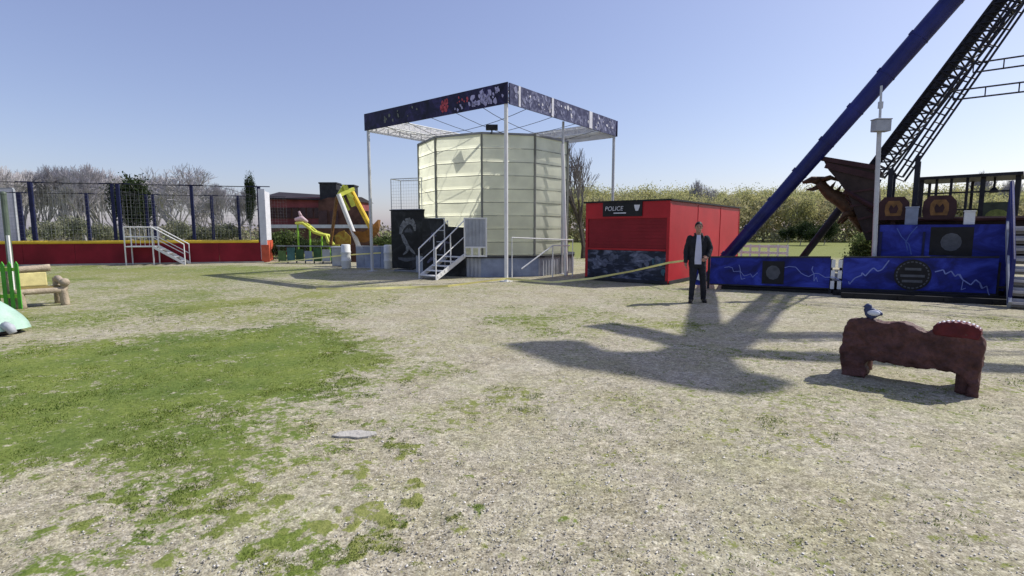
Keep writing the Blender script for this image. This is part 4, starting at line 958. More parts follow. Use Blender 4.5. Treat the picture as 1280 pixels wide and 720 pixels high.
for px in (28, 112, 186, 194, 267, 300):
    b = MB(FPt); x = along_back(px); b.box((x, 8.07, ZP / 2), (.2 if px == 28 else .14, .14, ZP)); b.box((x, 8.07, ZP + .02), (.8, .05, .04)); b.build('post', M['navy'], pit)
def net(F, x0, x1, y, z0, z1, step, r, ax='x'):
    b = MB(F); n = int((x1 - x0) / step)
    mk = (lambda a, z: (a, y, z)) if ax == 'x' else (lambda a, z: (y, a, z))
    for k in range(n + 1): a = x0 + (x1 - x0) * k / n; b.tube(mk(a, z0), mk(a, z1), r, r, 3, False)
    n2 = int((z1 - z0) / step)
    for k in range(n2 + 1): z = z0 + (z1 - z0) * k / n2; b.tube(mk(x0, z), mk(x1, z), r, r, 3, False)
    return b
for a in ((0, 0, .07), (0, 0, 8.07)):
    net(FPt, 0, PL, a[2], 1.1, ZP, .17, .0028).build('net', M['grey'], pit)
for y in (.07, 8.07):
    b = MB(FPt); b.tube((0, y, ZP), (PL, y, ZP), .02, .02, 6); b.build('head_cable', M['dark'], pit)
b = MB(FPt)
for k in range(6): b.tube((2 + 3.2 * k, .07, ZP + .03), (2 + 3.2 * k, 8.07, ZP + .03), .014, .014, 5)
b.build('head_cable', M['dark'], pit)
b = MB(FPt); b.box((PL + .04, 1.0, 2.35), (.05, 2.0, 2.5)); b.box((PL + .04, .0, 1.9), (.30, .06, 3.5)); b.build('end_panel', M['offwhite'], pit)
b = MB(FPt); b.box((PL + .09, 1.05, .55), (.03, 2.1, 1.06)); b.box((PL + .09, -.035, .45), (.36, .02, .86)); b.build('end_board', M['pinkred'], pit)
sq0, sq1 = at(-60, 300, 31.5), at(23, 300, 31.0); zs_ = at(10, 236, 31).z
psn = thing('pale_screen', 'tall pale grey screen behind the pitch at the left edge', 'screen', (sq1.x, sq1.y, 0))
b = MB(); b.beam((sq0.x, sq0.y, zs_ / 2), (sq1.x, sq1.y, zs_ / 2), .06, zs_); b.build('sheet', M['offwhite'], psn)
b = MB(); b.beam((sq0.x, sq0.y, zs_ + .03), (sq1.x, sq1.y, zs_ + .03), .1, .06); b.box((sq1.x, sq1.y, zs_ / 2), (.1, .12, zs_)); b.build('screen_frame', M['pale'], psn)
# white stair platform in front of the boards
w0 = e0 + ed * (along(152) + .5) - en * .85; FWs = frame((w0.x, w0.y, 0), (ed.x, ed.y))
ws = thing('white_stair', 'white tubular steel stair and landing in front of the maroon boards', 'stair', FWs)
lw = along(184) - along(150); sl = along(222) - along(184)
b = MB(FWs)
for x in (0, lw):
    for y in (0, .7): b.tube((x, y, 0), (x, y, 1.75), .03, .03, 8)
for z in (1.75, 1.3, .85):
    b.tube((0, 0, z), (lw, 0, z), .024); b.tube((0, .7, z), (lw, .7, z), .024); b.tube((0, 0, z), (0, .7, z), .024)
for k in range(1, 6): b.tube((lw * k / 6, .7, .88), (lw * k / 6, .7, 1.72), .01, n=5)
b.build('frame', M['white'], ws)
b = MB(FWs); b.box((lw / 2, .35, .86), (lw, .7, .04)); b.build('landing', M['pale'], ws)
for y in (0, .7):
    b = MB(FWs); b.beam((lw, y, .85), (lw + sl, y, .03), .03, .12); b.build('stringer', M['white'], ws)
    b = MB(FWs); b.path([(lw, y, 1.75), (lw + sl, y, .95), (lw + sl, y, 0)], .026, 8); b.tube((lw, y, 1.3), (lw + sl, y, .5), .018); b.build('handrail', M['white'], ws)
for k in range(4):
    b = MB(FWs); b.box((lw + sl * (k + .7) / 4.6, .35, .72 - .18 * k), (.22, .66, .03)); b.build('tread', M['pale'], ws)

# ---------------------------------------------------------------- far-left corner: green fence, post, mint mound, cream bench
gf = thing('picket_fence', 'bright green picket fence at the left edge beside the cream bench', 'fence', at(10, 384, 10.2))
b = MB(); g0, g1 = Vector((-12.4, 9.9, 0)), at(27, 385, 10.45); g1.z = 0
for z in (.28, .82): b.beam((g0.x, g0.y, z), (g1.x, g1.y, z), .04, .07)
b.build('rail', M['lime'], gf)
for k in range(22):
    p = g0.lerp(g1, k / 21); b = MB(); b.prism([(-.035, .0), (.035, 0), (.035, .9), (0, .96), (-.035, .9)], (p.x, p.y - .03, .02), (1, 0, 0), (0, 0, 1), -.02); b.build('picket', M['greenfence'], gf)
pp_ = at(19, 384, 10.6); b = MB(); b.tube((pp_.x, pp_.y, 0), (pp_.x, pp_.y, 2.32), .05, .05, 10); b.ball((pp_.x, pp_.y, 2.33), .055)
pg = thing('fence_post', 'tall slim grey-green post behind the green picket fence', 'post', (pp_.x, pp_.y, 0)); b.build('pole', M['postgreen'], pg)
b = MB(); b.beam((pp_.x + .045, pp_.y - .045, 0), (pp_.x + .045, pp_.y - .045, 1.5), .05, .03, (0, 1, 0)); b.build('sleeve', M['white'], pg)
mc = at(-19, 418, 7.95); mo = thing('mint_mound', 'pale mint fibreglass play mound at the left edge of the lawn', 'play mound', (mc.x, mc.y, 0))
b = MB(); vs = []; fs = []; nA, nH = 22, 9
for i in range(nH):
    f = i / (nH - 1); rr_ = .52 * math.cos(f * math.pi / 2) ** .75 + .0
    for k in range(nA):
        a = 2 * math.pi * k / nA; lump = 1 + .07 * math.sin(3 * a + 2 * f) + .05 * math.sin(5 * a - 1.3 + 4 * f)
        vs.append((mc.x + rr_ * lump * math.cos(a) * 1.0 - .22 * f, mc.y + rr_ * lump * .85 * math.sin(a), 0.07 + .66 * f ** .9))
for i in range(nH - 1):
    for k in range(nA): fs.append((i * nA + k, i * nA + (k + 1) % nA, (i + 1) * nA + (k + 1) % nA, (i + 1) * nA + k))
fs.append(tuple((nH - 1) * nA + k for k in range(nA))); b.add(vs, fs); b.build('shell', M['mint'], mo, True)
b = MB(); b.lathe((mc.x, mc.y, 0), [(.40, 0), (.44, .04), (.44, .09)], 22); b.build('base', M['dark'], mo)
b = MB(); b.path([(mc.x + .42, mc.y - .1, .15), (mc.x + .52, mc.y - .12, .12), (mc.x + .56, mc.y - .12, .04)], [.07, .065, .05], 8); b.build('snout', M['pale'], mo, True)

def moulded_log(b, a, c, r, seed, n=12, rough=.12, segs=10):
    """knobbly log between two points"""
    a = Vector(a); c = Vector(c); d = (c - a).normalized(); u = d.orthogonal().normalized(); w = d.cross(u); vs = []; fs = []
    for i in range(segs + 1):
        p = a.lerp(c, i / segs)
        for k in range(n):
            an = 2 * math.pi * k / n
            q = r * (1 + rough * mnoise.noise(Vector((i * .9 + seed, math.cos(an) * 1.6, math.sin(an) * 1.6))) + .05 * math.sin(3 * an + seed))
            vs.append(p + (u * math.cos(an) + w * math.sin(an)) * q)
    for i in range(segs):
        for k in range(n): fs.append((i * n + k, i * n + (k + 1) % n, (i + 1) * n + (k + 1) % n, (i + 1) * n + k))
    fs.append(tuple(range(n - 1, -1, -1))); fs.append(tuple(segs * n + k for k in range(n))); b.add(vs, fs)
# cream bench, three-quarter view
FY = frame((-10.02, 10.9, 0), (.62, .78)) @ Matrix.Scale(.92, 4)
yb = thing('log_bench', 'cream moulded-log bench with pale yellow back board beside the green fence', 'bench', FY)
b = MB(FY); b.box((-.05, .42, .60), (.62, .07, .34), Matrix.Rotation(-.12, 3, 'X')); b.build('back_board', M['paleyellow'], yb, bevel=.03)
b = MB(FY); moulded_log(b, (-.40, .46, .82), (.34, .46, .86), .085, 3); moulded_log(b, (-.38, .44, .0), (-.38, .46, .85), .075, 5); moulded_log(b, (.45, .44, .0), (.45, .46, .62), .085, 8); b.build('back_frame', M['cream'], yb, True)
b = MB(FY); b.box((.03, .12, .405), (.86, .46, .07)); b.build('seat', M['olive'], yb, bevel=.02)
b = MB(FY); moulded_log(b, (-.42, -.13, .36), (.50, -.13, .36), .065, 4); b.build('seat_edge', M['cream'], yb, True)
for x, s_ in ((-.30, 11), (.46, 15)):
    b = MB(FY); moulded_log(b, (x, -.12, -.01), (x - .03, -.12, .38), .085, s_); b.build('leg', M['cream'], yb, True)
b = MB(FY); moulded_log(b, (.46, -.12, .50), (.46, .44, .60), .07, 19); moulded_log(b, (.46, -.12, .36), (.46, -.12, .55), .07, 23); b.ball((.47, -.16, .53), .10); b.build('arm_rest', M['cream'], yb, True)

# dark moulded bench in the foreground, seen from behind
q1, q2 = Vector((3.72, 5.72, 0)), Vector((4.56, 4.86, 0)); FN = frame((q1.x, q1.y, 0), (q2.x - q1.x, q2.y - q1.y)); BL = (q2 - q1).length   # +y is the far side
db = thing('moulded_bench', 'dark brown moulded-log bench seen from behind, with bird and red cap', 'bench', FN)
OUT = [(0, 0), (.23, 0), (.26, .08), (.22, .14), (.30, .215), (.50, .20), (.62, .185), (.80, .21), (1.02, .21), (1.10, .17), (1.14, .10), (1.12, 0), (BL * 1.0, 0), (BL * 1.01, .30), (BL * 1.02, .50), (BL * 1.0, .61), (1.06, .645), (.92, .64), (.80, .60), (.76, .57), (.70, .60), (.60, .645), (.48, .655), (.40, .62), (.34, .635), (.22, .66), (.10, .65), (.03, .60), (-.01, .50), (-.02, .25)]
OUT = [(x * .95, z) for x, z in OUT]
def smooth_poly(P, it=2):
    for _ in range(it):
        Q = []
        for i in range(len(P)):
            a, c = P[i], P[(i + 1) % len(P)]
            if a[1] < .01 and c[1] < .01: Q += [a, c]; continue
            Q += [(a[0] * .75 + c[0] * .25, max(0, a[1] * .75 + c[1] * .25)), (a[0] * .25 + c[0] * .75, max(0, a[1] * .25 + c[1] * .75))]
        P = Q
    return P
def voxel(o_mesh_builder, name, mat, parent, vox, disp=0.0, dscale=6.0, dstr=None):
    """join shapes into one continuous skin and roughen it"""
    o = o_mesh_builder.build(name, mat, parent, True)
    m_ = o.modifiers.new('skin', 'REMESH'); m_.mode = 'VOXEL'; m_.voxel_size = vox; m_.use_smooth_shade = True
    dg = bpy.context.evaluated_depsgraph_get(); me = bpy.data.meshes.new_from_object(o.evaluated_get(dg)); o.modifiers.clear()
    old = o.data; o.data = me; bpy.data.meshes.remove(old); me.name = name
    if disp:
        for v in me.vertices:
            nn_ = mnoise.noise(v.co * dscale) * .65 + mnoise.noise(v.co * dscale * 2.7) * .35
            v.co += v.normal * disp * nn_
    me.polygons.foreach_set('use_smooth', [True] * len(me.polygons))
    if not me.materials: me.materials.append(mat)
    return o
b = MB(FN); b.prism(smooth_poly(OUT), (0, -.07, 0), (1, 0, 0), (0, 0, 1), -.15)
voxel(b, 'backrest', M['bench'], db, .012, .034, 8.0)
b = MB(FN); b.box((BL / 2 - .02, .26, .37), (BL - .16, .38, .09)); voxel(b, 'seat', M['bench'], db, .016, .012, 9.0)
for x in (.12, BL - .16):
    b = MB(FN); moulded_log(b, (x, .42, -.01), (x, .40, .36), .085, x * 9); moulded_log(b, (x, .05, -.01), (x, .05, .34), .075, x * 5 + 2); b.build('leg', M['bench'], db, True)
b = MB(FN); capc = (.95, 0, .612)
half = [(-.185, 0)] + [(.185 * math.cos(math.pi - math.pi * k / 22) * (1 + .03 * math.cos(k * math.pi)), 0.098 * math.sin(math.pi * k / 22) ** .8 + .006 * math.cos(k * math.pi)) for k in range(1, 22)] + [(.185, 0), (.17, -.05), (-.16, -.05)]
b.prism(half, (capc[0], -.085, capc[2]), (1, 0, 0), (0, 0, 1), -.16); cp_ = voxel(b, 'red_cap', M['cap'], db, .009, .008, 14.0)
b = MB(FN)
for k in range(13):
    a = math.pi * (k + .5) / 13; b.ball((capc[0] + .168 * math.cos(a), .03, capc[2] + .092 * math.sin(a) ** .8 + .006), (.014, .045, .010), 8, 6)
b.build('cap_rim', M['offwhite'], cp_, True)
b = MB(FN); bx_, bz_ = .235, .655                       # bird figure fixed on the backrest
b.ball((bx_, 0, bz_ + .055), (.066, .05, .06), 14, 10); b.ball((bx_ - .035, 0, bz_ + .125), (.036, .035, .035), 12, 9); b.path([(bx_ - .06, 0, bz_ + .125), (bx_ - .092, 0, bz_ + .115)], [.014, .003], 7)
b.path([(bx_ - .02, 0, bz_ + .06), (bx_ - .05, 0, bz_ + .11)], [.045, .034], 10); b.path([(bx_ + .04, 0, bz_ + .055), (bx_ + .10, 0, bz_ + .06)], [.035, .015], 8)
for s_ in (-1, 1): b.tube((bx_, .02 * s_, bz_ - .03), (bx_, .02 * s_, bz_ + .02), .010)
bird = voxel(b, 'bird_figure', M['birdblue'], db, .007)
b = MB(FN)
for s_ in (-1, 1): b.ball((bx_ + .025, .040 * s_, bz_ + .065), (.06, .018, .03), 12, 8)
b.build('wing', M['birdpale'], bird, True)

# ---------------------------------------------------------------- person
pb = Vector((4.12, 11.55, 0))
FPn = frame((pb.x, pb.y, 0), (math.cos(R(-14)), math.sin(R(-14)))); 
man = thing('person', 'standing person in open black jacket, pale shirt and dark trousers, standing beside the red kiosk', 'person', FPn)
def limb(b, pts, rs, n=12):
    # resample for smooth joints
    P = [Vector(p) for p in pts]; out = []; ro = []
    for i in range(len(P) - 1):
        for k in range(4): f = k / 4; out.append(P[i].lerp(P[i + 1], f)); ro.append(rs[i] * (1 - f) + rs[i + 1] * f)
    out.append(P[-1]); ro.append(rs[-1])
    for _ in range(2):
        out = [out[0]] + [(out[i - 1] + out[i] * 2 + out[i + 1]) / 4 for i in range(1, len(out) - 1)] + [out[-1]]
    b.path(out, ro, n); b.ball(out[0], ro[0], 10, 7); b.ball(out[-1], ro[-1], 10, 7)
def torso(b, secs, n=20):
    vs = []; fs = []
    for z, rx, ry, cy in secs:
        for k in range(n):
            a = 2 * math.pi * k / n; vs.append((rx * math.copysign(abs(math.cos(a)) ** .85, math.cos(a)), cy + ry * math.copysign(abs(math.sin(a)) ** .9, math.sin(a)), z))
    for i in range(len(secs) - 1):
        for k in range(n): fs.append((i * n + k, i * n + (k + 1) % n, (i + 1) * n + (k + 1) % n, (i + 1) * n + k))
    fs.append(tuple(range(n - 1, -1, -1))); fs.append(tuple((len(secs) - 1) * n + k for k in range(n))); b.add(vs, fs)
SHL, SHR = (-.172, .01, 1.425), (.172, .01, 1.425)
ELL, WRL = (-.245, .03, 1.15), (-.25, -.05, .90)
ELR, WRR = (.275, .03, 1.20), (.20, -.15, 1.02)
def hand(b, w, dirv, side, palmn, curl=.5):
    w = Vector(w); d = Vector(dirv).normalized(); s_ = Vector(side); s_ = (s_ - d * s_.dot(d)).normalized(); pn = d.cross(s_).normalized()
    if pn.dot(Vector(palmn)) < 0: pn = -pn
    c = w + d * .05
    vs = []
    b.path([w - d * .02, w + d * .03, w + d * .085], [.026, .030, .030], 10)
    for k, (o, ln) in enumerate(((-.033, .070), (-.011, .080), (.011, .076), (.033, .060))):
        base = w + d * .085 + s_ * o; mid = base + (d * math.cos(curl * .5) + pn * math.sin(curl * .5)) * ln * .5; tip = mid + (d * math.cos(curl * 1.3) + pn * math.sin(curl * 1.3)) * ln * .5
        b.path([base - d * .025, base, mid, tip], [.010, .0105, .0095, .008], 8); b.ball(tip, .008, 8, 6)
    t0 = w + d * .03 - s_ * .03; t1 = t0 - s_ * .03 + d * .025 + pn * .012; t2 = t1 + d * .03 + pn * .015
    b.path([t0, t1, t2], [.014, .012, .009], 8); b.ball(t2, .009, 8, 6)
b = MB(FPn)
torso(b, [(.86, .145, .10, .0), (.98, .15, .105, 0), (1.12, .135, .10, 0), (1.28, .165, .11, 0), (1.40, .175, .10, .005), (1.47, .10, .07, .01)])
limb(b, [(0, .01, 1.43), (0, -.005, 1.53), (0, -.012, 1.60)], [.062, .055, .056])
FO = {-1: (-.115, -.09), 1: (.165, .07)}
for s_ in (-1, 1): fx, fy = FO[s_]; limb(b, [(.085 * s_, 0, .90), (.5 * (.085 * s_ + fx) + .01, fy * .45 - .03, .50), (fx, fy + .02, .10)], [.085, .058, .038]); limb(b, [(fx, fy + .03, .06), (fx + .03 * s_, fy - .13, .035)], [.04, .032])
limb(b, [SHL, ELL, WRL], [.055, .042, .028]); limb(b, [SHR, ELR, WRR], [.055, .042, .028])
hand(b, WRL, (0, -.12, -1), (0, -1, .1), (1, 0, 0), .6); hand(b, WRR, (-.55, -.35, -.35), (0, -.3, -1), (-.3, 1, 0), .8)
# head: skull, jaw, nose, ears, brow, lips
b.ball((0, -.01, 1.685), (.075, .094, .100), 18, 14); b.ball((0, -.038, 1.615), (.055, .062, .062), 14, 10); b.path([(0, -.103, 1.678), (0, -.122, 1.645), (0, -.108, 1.638)], [.009, .015, .010], 8)
for s_ in (-1, 1): b.ball((.077 * s_, .0, 1.665), (.010, .022, .032), 8, 7); b.ball((.031 * s_, -.095, 1.698), (.024, .012, .007), 8, 6); b.ball((.033 * s_, -.085, 1.678), (.014, .014, .010), 8, 6)
b.ball((0, -.098, 1.603), (.024, .010, .006), 8, 6); b.ball((0, -.096, 1.594), (.021, .010, .006), 8, 6); b.ball((0, -.088, 1.568), (.022, .018, .016), 8, 6)
body_o = voxel(b, 'body', M['skin'], man, .0075)
b = MB(FPn)
for s_ in (-1, 1): b.ball((.031 * s_, -.098, 1.680), (.011, .007, .007), 8, 6)
b.build('eyes', M['hair'], man, True)
b = MB(FPn)                                            # short dark hair cap
vs = []; fs = []; nk = 20
for i in range(7):
    f = i / 6
    for k in range(nk):
        a = 2 * math.pi * k / nk; front = max(0, -math.sin(a)); lo = -.02 + .075 * front ** 1.5
        ph = (1 - f) * math.asin(max(-.9, min(.95, lo / .108))) + f * math.pi / 2
        vs.append((.084 * math.cos(ph) * math.cos(a), -.008 + .104 * math.cos(ph) * math.sin(a), 1.688 + .110 * math.sin(ph)))
for i in range(6):
    for k in range(nk): fs.append((i * nk + k, i * nk + (k + 1) % nk, (i + 1) * nk + (k + 1) % nk, (i + 1) * nk + k))
b.add(vs, fs); b.build('hair', M['hair'], man, True)
b = MB(FPn)
torso(b, [(.80, .185, .135, 0), (.95, .185, .135, 0), (1.12, .18, .13, 0), (1.28, .185, .13, 0), (1.39, .185, .118, .005), (1.475, .11, .085, .01), (1.50, .085, .08, .01)])
limb(b, [SHL, ELL, tuple(Vector(WRL) + Vector((0, 0, .02)))], [.072, .060, .046]); limb(b, [SHR, ELR, tuple(Vector(WRR).lerp(Vector(ELR), .08))], [.072, .060, .046])
for s_ in (-1, 1): b.path([(.02 * s_, -.085, 1.34), (.075 * s_, -.06, 1.48), (.07 * s_, .04, 1.535)], [.02, .028, .025], 8)
voxel(b, 'jacket', M['jacket'], man, .011, .016, 11.0)
b = MB(FPn); vs = []; fs = []; rowsz = [(.86, .070, -.152), (.95, .074, -.153), (1.10, .070, -.150), (1.25, .062, -.150), (1.36, .052, -.140), (1.44, .045, -.108), (1.50, .040, -.085)]
for z, wx, y in rowsz:
    for k in range(5): u = -1 + k / 2; vs.append((wx * u, y + .012 * u * u + .004 * math.sin(z * 40 + u * 3), z))
for i in range(len(rowsz) - 1):
    for k in range(4): q = i * 5 + k; fs.append((q, q + 1, q + 6, q + 5))
b.add(vs, fs); b.build('shirt', M['shirt'], man, True)
b = MB(FPn)
torso(b, [(.78, .165, .12, 0), (.88, .165, .12, 0), (1.0, .155, .115, 0)])
for s_ in (-1, 1): fx, fy = FO[s_]; limb(b, [(.085 * s_, 0, .88), (.5 * (.085 * s_ + fx) + .01, fy * .45 - .027, .50), (fx, fy + .02, .075)], [.098, .072, .056])
voxel(b, 'trousers', M['trousers'], man, .011, .014, 11.0)
for s_ in (-1, 1):
    fx, fy = FO[s_]; b = MB(FPn); b.path([(fx, fy + .075, .045), (fx, fy + .02, .055), (fx + .015 * s_, fy - .09, .045), (fx + .03 * s_, fy - .165, .032)], [.036, .046, .046, .028], 10); b.box((fx + .013 * s_, fy - .045, .008), (.085, .25, .016)); b.build('shoe', M['shoe'], man, True)

# ---------------------------------------------------------------- toy rides at middle left
# small yellow swing boat
yr = thing('kiddie_swing_boat', 'small brown swing boat on yellow A-frame behind the blue-grey barrier', 'kiddie ride', at(448, 325, 26.5))
ya = at(437, 237, 26.5); YB = 26.5
b = MB(); b.tube(at(423, 243, 26.1), at(450, 312, 26.1), .115, .115, 10); b.build('leg', M['white'], yr)
b = MB(); b.tube(at(440, 240, 27.2), at(464, 286, 27.2), .13, .13, 10); b.build('leg', M['yellow'], yr)
b = MB(); b.tube(at(446, 250, 27.15), at(466, 290, 27.15), .05, .05, 8); b.build('stripe', M['pinkred'], yr)
b = MB(); b.tube(at(421, 246, 26.6), at(413, 308, 26.6), .085, .085, 8); b.build('leg', M['gold'], yr)
b = MB(); k1 = at(424, 244, 26.2); k2 = at(442, 236, 26.9); b.beam(k1, k2, .16, .16)
for (xa, ya_), (xb, yb_), w_ in (((424, 244), (431, 232), .22), ((431, 232), (442, 258), .22), ((427, 246), (436, 263), .14), ((433, 240), (441, 247), .14), ((424, 247), (433, 240), .12)): b.beam(at(xa, ya_, 26.6), at(xb, yb_, 26.75), .14, w_)
b.build('crest', M['limeyellow'], yr)
b = MB(); vs = []; fs = []; nb = 14
for i in range(nb):
    f = i / (nb - 1); px = 438 + 36 * f; zt2 = 292 - 4 * (1 - f) - 22 * max(0, f - .55) ** 1.5 * 2.6; zb2 = 306 - 12 * (2 * f - 1) ** 2 - 6 * f
    tpt = at(px, zt2, YB); bpt = at(px, zb2, YB); hwid = .75 * math.sin(math.pi * (.12 + .76 * f))
    for u in (-1, -.7, 0, .7, 1): vs.append((tpt.x, YB + hwid * u, bpt.z + (tpt.z - bpt.z) * abs(u) ** 1.6))
for i in range(nb - 1):
    for k in range(4): q = i * 5 + k; fs.append((q, q + 1, q + 6, q + 5))
fs.append((0, 1, 2, 3, 4)); fs.append(tuple((nb - 1) * 5 + k for k in (4, 3, 2, 1, 0))); b.add(vs, fs); b.build('hull', M['woodbrown'], yr)
b = MB(); b.beam(at(441, 306, YB), (at(441, 325, YB).x, YB, 0), .5, .1); b.beam(at(468, 306, YB), (at(468, 325, YB).x, YB, 0), .3, .1); b.build('base', M['brownwall'], yr)
# lime coaster track
lt = thing('kiddie_coaster', 'lime green kiddie coaster track on thin legs left of the swing boat', 'kiddie ride', at(395, 325, 28))
tr_ = [at(372, 279, 28), at(380, 279, 28), at(387, 284, 28), at(394, 290, 28), at(402, 293, 28), at(409, 294, 28), at(412, 302, 28), at(416, 306, 28), at(424, 306, 28)]
b = MB()
for o in (-.22, .22): b.path([p + Vector((0, o, 0)) for p in tr_], .075, 8)
for p in tr_: b.tube(p + Vector((0, -.25, 0)), p + Vector((0, .25, 0)), .05)
b.build('track', M['limeyellow'], lt, True)
for p in tr_[::2]:
    b = MB(); b.tube((p.x, p.y, 0), p, .05, .05, 8); b.build('leg', M['lime'], lt)
b = MB(); p = at(377, 274, 28); b.path([p + Vector((-.35, 0, -.02)), p + Vector((0, 0, .05)), p + Vector((.3, 0, -.15))], [.08, .16, .08], 8); b.path([p + Vector((0, 0, .1)), p + Vector((-.12, 0, .42))], [.10, .05], 7); b.build('train', paint('faded_pink_paint', (.50, .36, .38), .5), lt, True)

kf = thing('kiddie_ride_fence', 'low row of green, teal and white boards in front of the lime coaster', 'fence', (at(385, 328, 25.5).x, 25.5, 0))
kb = [paint('faded_green_board', (.10, .17, .05), .5, .4), paint('teal_board', (.06, .16, .15), .5, .4), paint('dark_green_board', (.03, .08, .03), .5, .4), M['bluegrey'], paint('dark_green_board', (.035, .09, .035), .5, .4), M['pale'], paint('teal_board', (.06, .15, .14), .5, .4)]
for i_ in range(7):
    p0, p1 = at(348 + i_ * 11, 318, 25.8 - .1 * i_), at(357.5 + i_ * 11, 318, 25.7 - .1 * i_); hb_ = .50 + .08 * ((i_ * 5) % 3)
    b = MB(); b.beam((p0.x, p0.y, hb_ / 2 + .1), (p1.x, p1.y, hb_ / 2 + .1), .04, hb_); b.build('board', kb[i_], kf)
    b = MB(); b.box((p0.x, p0.y + .05, .4), (.05, .05, .8)); b.build('post', M['dark'], kf)
b = MB(); p0, p1 = at(346, 316, 25.8), at(425, 316, 25.0); b.beam((p0.x, p0.y, .84), (p1.x, p1.y, .84), .05, .05); b.build('rail', M['grey'], kf)
kg = thing('ride_sign_board', 'small orange and yellow painted board under the yellow swing boat frame', 'sign', (at(432, 318, 25.2).x, 25.2, 0))
b = MB(); p0 = at(419, 306, 25.6); p1 = at(438, 288, 25.6); b.prism([(0, 0), (p1.x - p0.x, 0), (p1.x - p0.x, .4), ((p1.x - p0.x) * .6, p1.z - p0.z), ((p1.x - p0.x) * .3, (p1.z - p0.z) * .9), (0, .45)], (p0.x, 25.6, p0.z), (1, 0, 0), (0, 0, 1), .04); b.build('board', streaky('orange_board_print', [(.20, .08, .02), (.34, .20, .03), (.45, .38, .06)], (1, 1, 1), 2.5), kg)
b = MB(); b.tube((p0.x + .25, 25.65, 0), (p0.x + .25, 25.65, p0.z + .3), .04); b.build('post', M['dark'], kg)

# ---------------------------------------------------------------- brick building
BY = 46; h0, h1 = at(336, 300, BY), at(478, 300, BY); FBd = frame((h0.x, BY, 0), (1, -.06)); BWid = h1.x - h0.x
bd_ = thing('brick_building', 'long low red-brick building with dark roof and stubby chimneys beyond the pitch', 'building', FBd)
zR, zE = 4.95, 4.45
b = MB(FBd); b.box((BWid * .36, 3, zE / 2), (BWid * .72, 6, zE)); b.build('wall', M['brick'], bd_)
b = MB(FBd); b.add([(-.4, -.4, zE), (BWid * .74, -.4, zE - .2), (BWid * .74, 3, zR - .3), (-.4, 3, zR + .2), (-.4, 6.4, zE), (BWid * .74, 6.4, zE - .2), (-.4, -.4, zE - .12), (BWid * .74, -.4, zE - .32)], [(0, 1, 2, 3), (3, 2, 5, 4), (0, 3, 4), (1, 5, 2), (6, 7, 1, 0), (6, 0, 4), (7, 5, 1)]); rf = b.build('roof', M['rooft'], bd_)
pa_ = [at(px, py, 44.5) for px, py in ((398, 306), (398, 251), (410, 247), (444, 246), (474, 296), (474, 306))]
b = MB(); b.prism([(q.x - pa_[0].x, max(0, q.z)) for q in pa_], (pa_[0].x, 44.5, 0), (1, 0, 0), (0, 0, 1), -.5); b.build('annex', M['brownwall'], bd_)
for px in (404, 418, 456):
    q = at(px, 272, 44.5); b = MB(); b.box((q.x, 44.46, q.z), (.7, .06, 1.1)); b.build('window', M['glass'], bd_)
for px0, px1, py0, py1 in ((401, 421, 229, 248), (428, 443, 232, 248)):
    a_, c_ = at(px0, py1, 45.2), at(px1, py0, 45.2); b = MB(); b.box(((a_.x + c_.x) / 2, 45.6, (a_.z + c_.z) / 2 - .15), (c_.x - a_.x, 1.2, c_.z - a_.z + .3)); b.box(((a_.x + c_.x) / 2, 45.6, c_.z), (c_.x - a_.x + .12, 1.35, .12)); b.build('chimney', M['dark'], bd_)
for k in range(9):
    x = BWid * (.06 + .065 * k)
    for z in (1.5, 3.1):
        b = MB(FBd); b.box((x, -.02, z), (.62, .08, .95)); wf = b.build('window', M['brownwall'], bd_)
        b = MB(FBd); b.box((x, -.07, z), (.5, .03, .83)); b.build('pane', M['glass'], wf)
b = MB(FBd); b.box((BWid * .36, -.25, .62), (BWid * .76, .2, .22)); b.box((BWid * .36, -.1, 1.0), (.1, .1, .8)); b.build('ledge', M['offwhite'], bd_)
wl = thing('white_wall', 'low pale boundary wall in front of the brick building', 'wall', (at(400, 290, 40).x, 40, 0)); b = MB()
w0_, w1_ = at(338, 290, 40), at(470, 290, 40); zw = at(400, 281, 40).z; b.beam((w0_.x, 40, zw - .12), (w1_.x, 40, zw - .12), .3, .26); b.build('coping', M['offwhite'], wl)
b = MB(); b.beam((w0_.x, 40, (zw - .25) / 2), (w1_.x, 40, (zw - .25) / 2), .2, zw - .25); b.build('wall_face', M['brownwall'], wl)

# ---------------------------------------------------------------- vegetation
def leaf_mat(name, cols, tr_=.3):
    m, t, out = nt(name); gi = N(t, 'ShaderNodeNewGeometry'); c = ramp(t, [(i / (len(cols) - 1), k) for i, k in enumerate(cols)]); L(t, gi.outputs['Random Per Island'], c.inputs['Fac'])
    tc = N(t, 'ShaderNodeTexCoord'); nn_ = N(t, 'ShaderNodeTexNoise', Scale=.8, Detail=3.0); L(t, tc.outputs['Object'], nn_.inputs['Vector'])
    br2 = ramp(t, [(.35, (.6, .65, .6)), (.65, (1.3, 1.2, 1.1))]); L(t, nn_.outputs['Fac'], br2.inputs['Fac'])
    cc = mixc(t, 1.0, c.outputs['Color'], br2.outputs['Color'], 'MULTIPLY')
    d = N(t, 'ShaderNodeBsdfDiffuse'); e = N(t, 'ShaderNodeBsdfTranslucent'); L(t, cc, d.inputs['Color']); L(t, cc, e.inputs['Color'])
    ms = N(t, 'ShaderNodeMixShader'); ms.inputs['Fac'].default_value = tr_; L(t, d.outputs[0], ms.inputs[1]); L(t, e.outputs[0], ms.inputs[2]); L(t, ms.outputs[0], out.inputs['Surface']); return m
LEAF_BUD = leaf_mat('budding_leaves', [(.41, .41, .20), (.45, .455, .225), (.48, .485, .25), (.43, .44, .22)], .5)
LEAF_DK = leaf_mat('dark_evergreen_leaves', [(.020, .034, .016), (.038, .060, .028), (.065, .09, .042)])
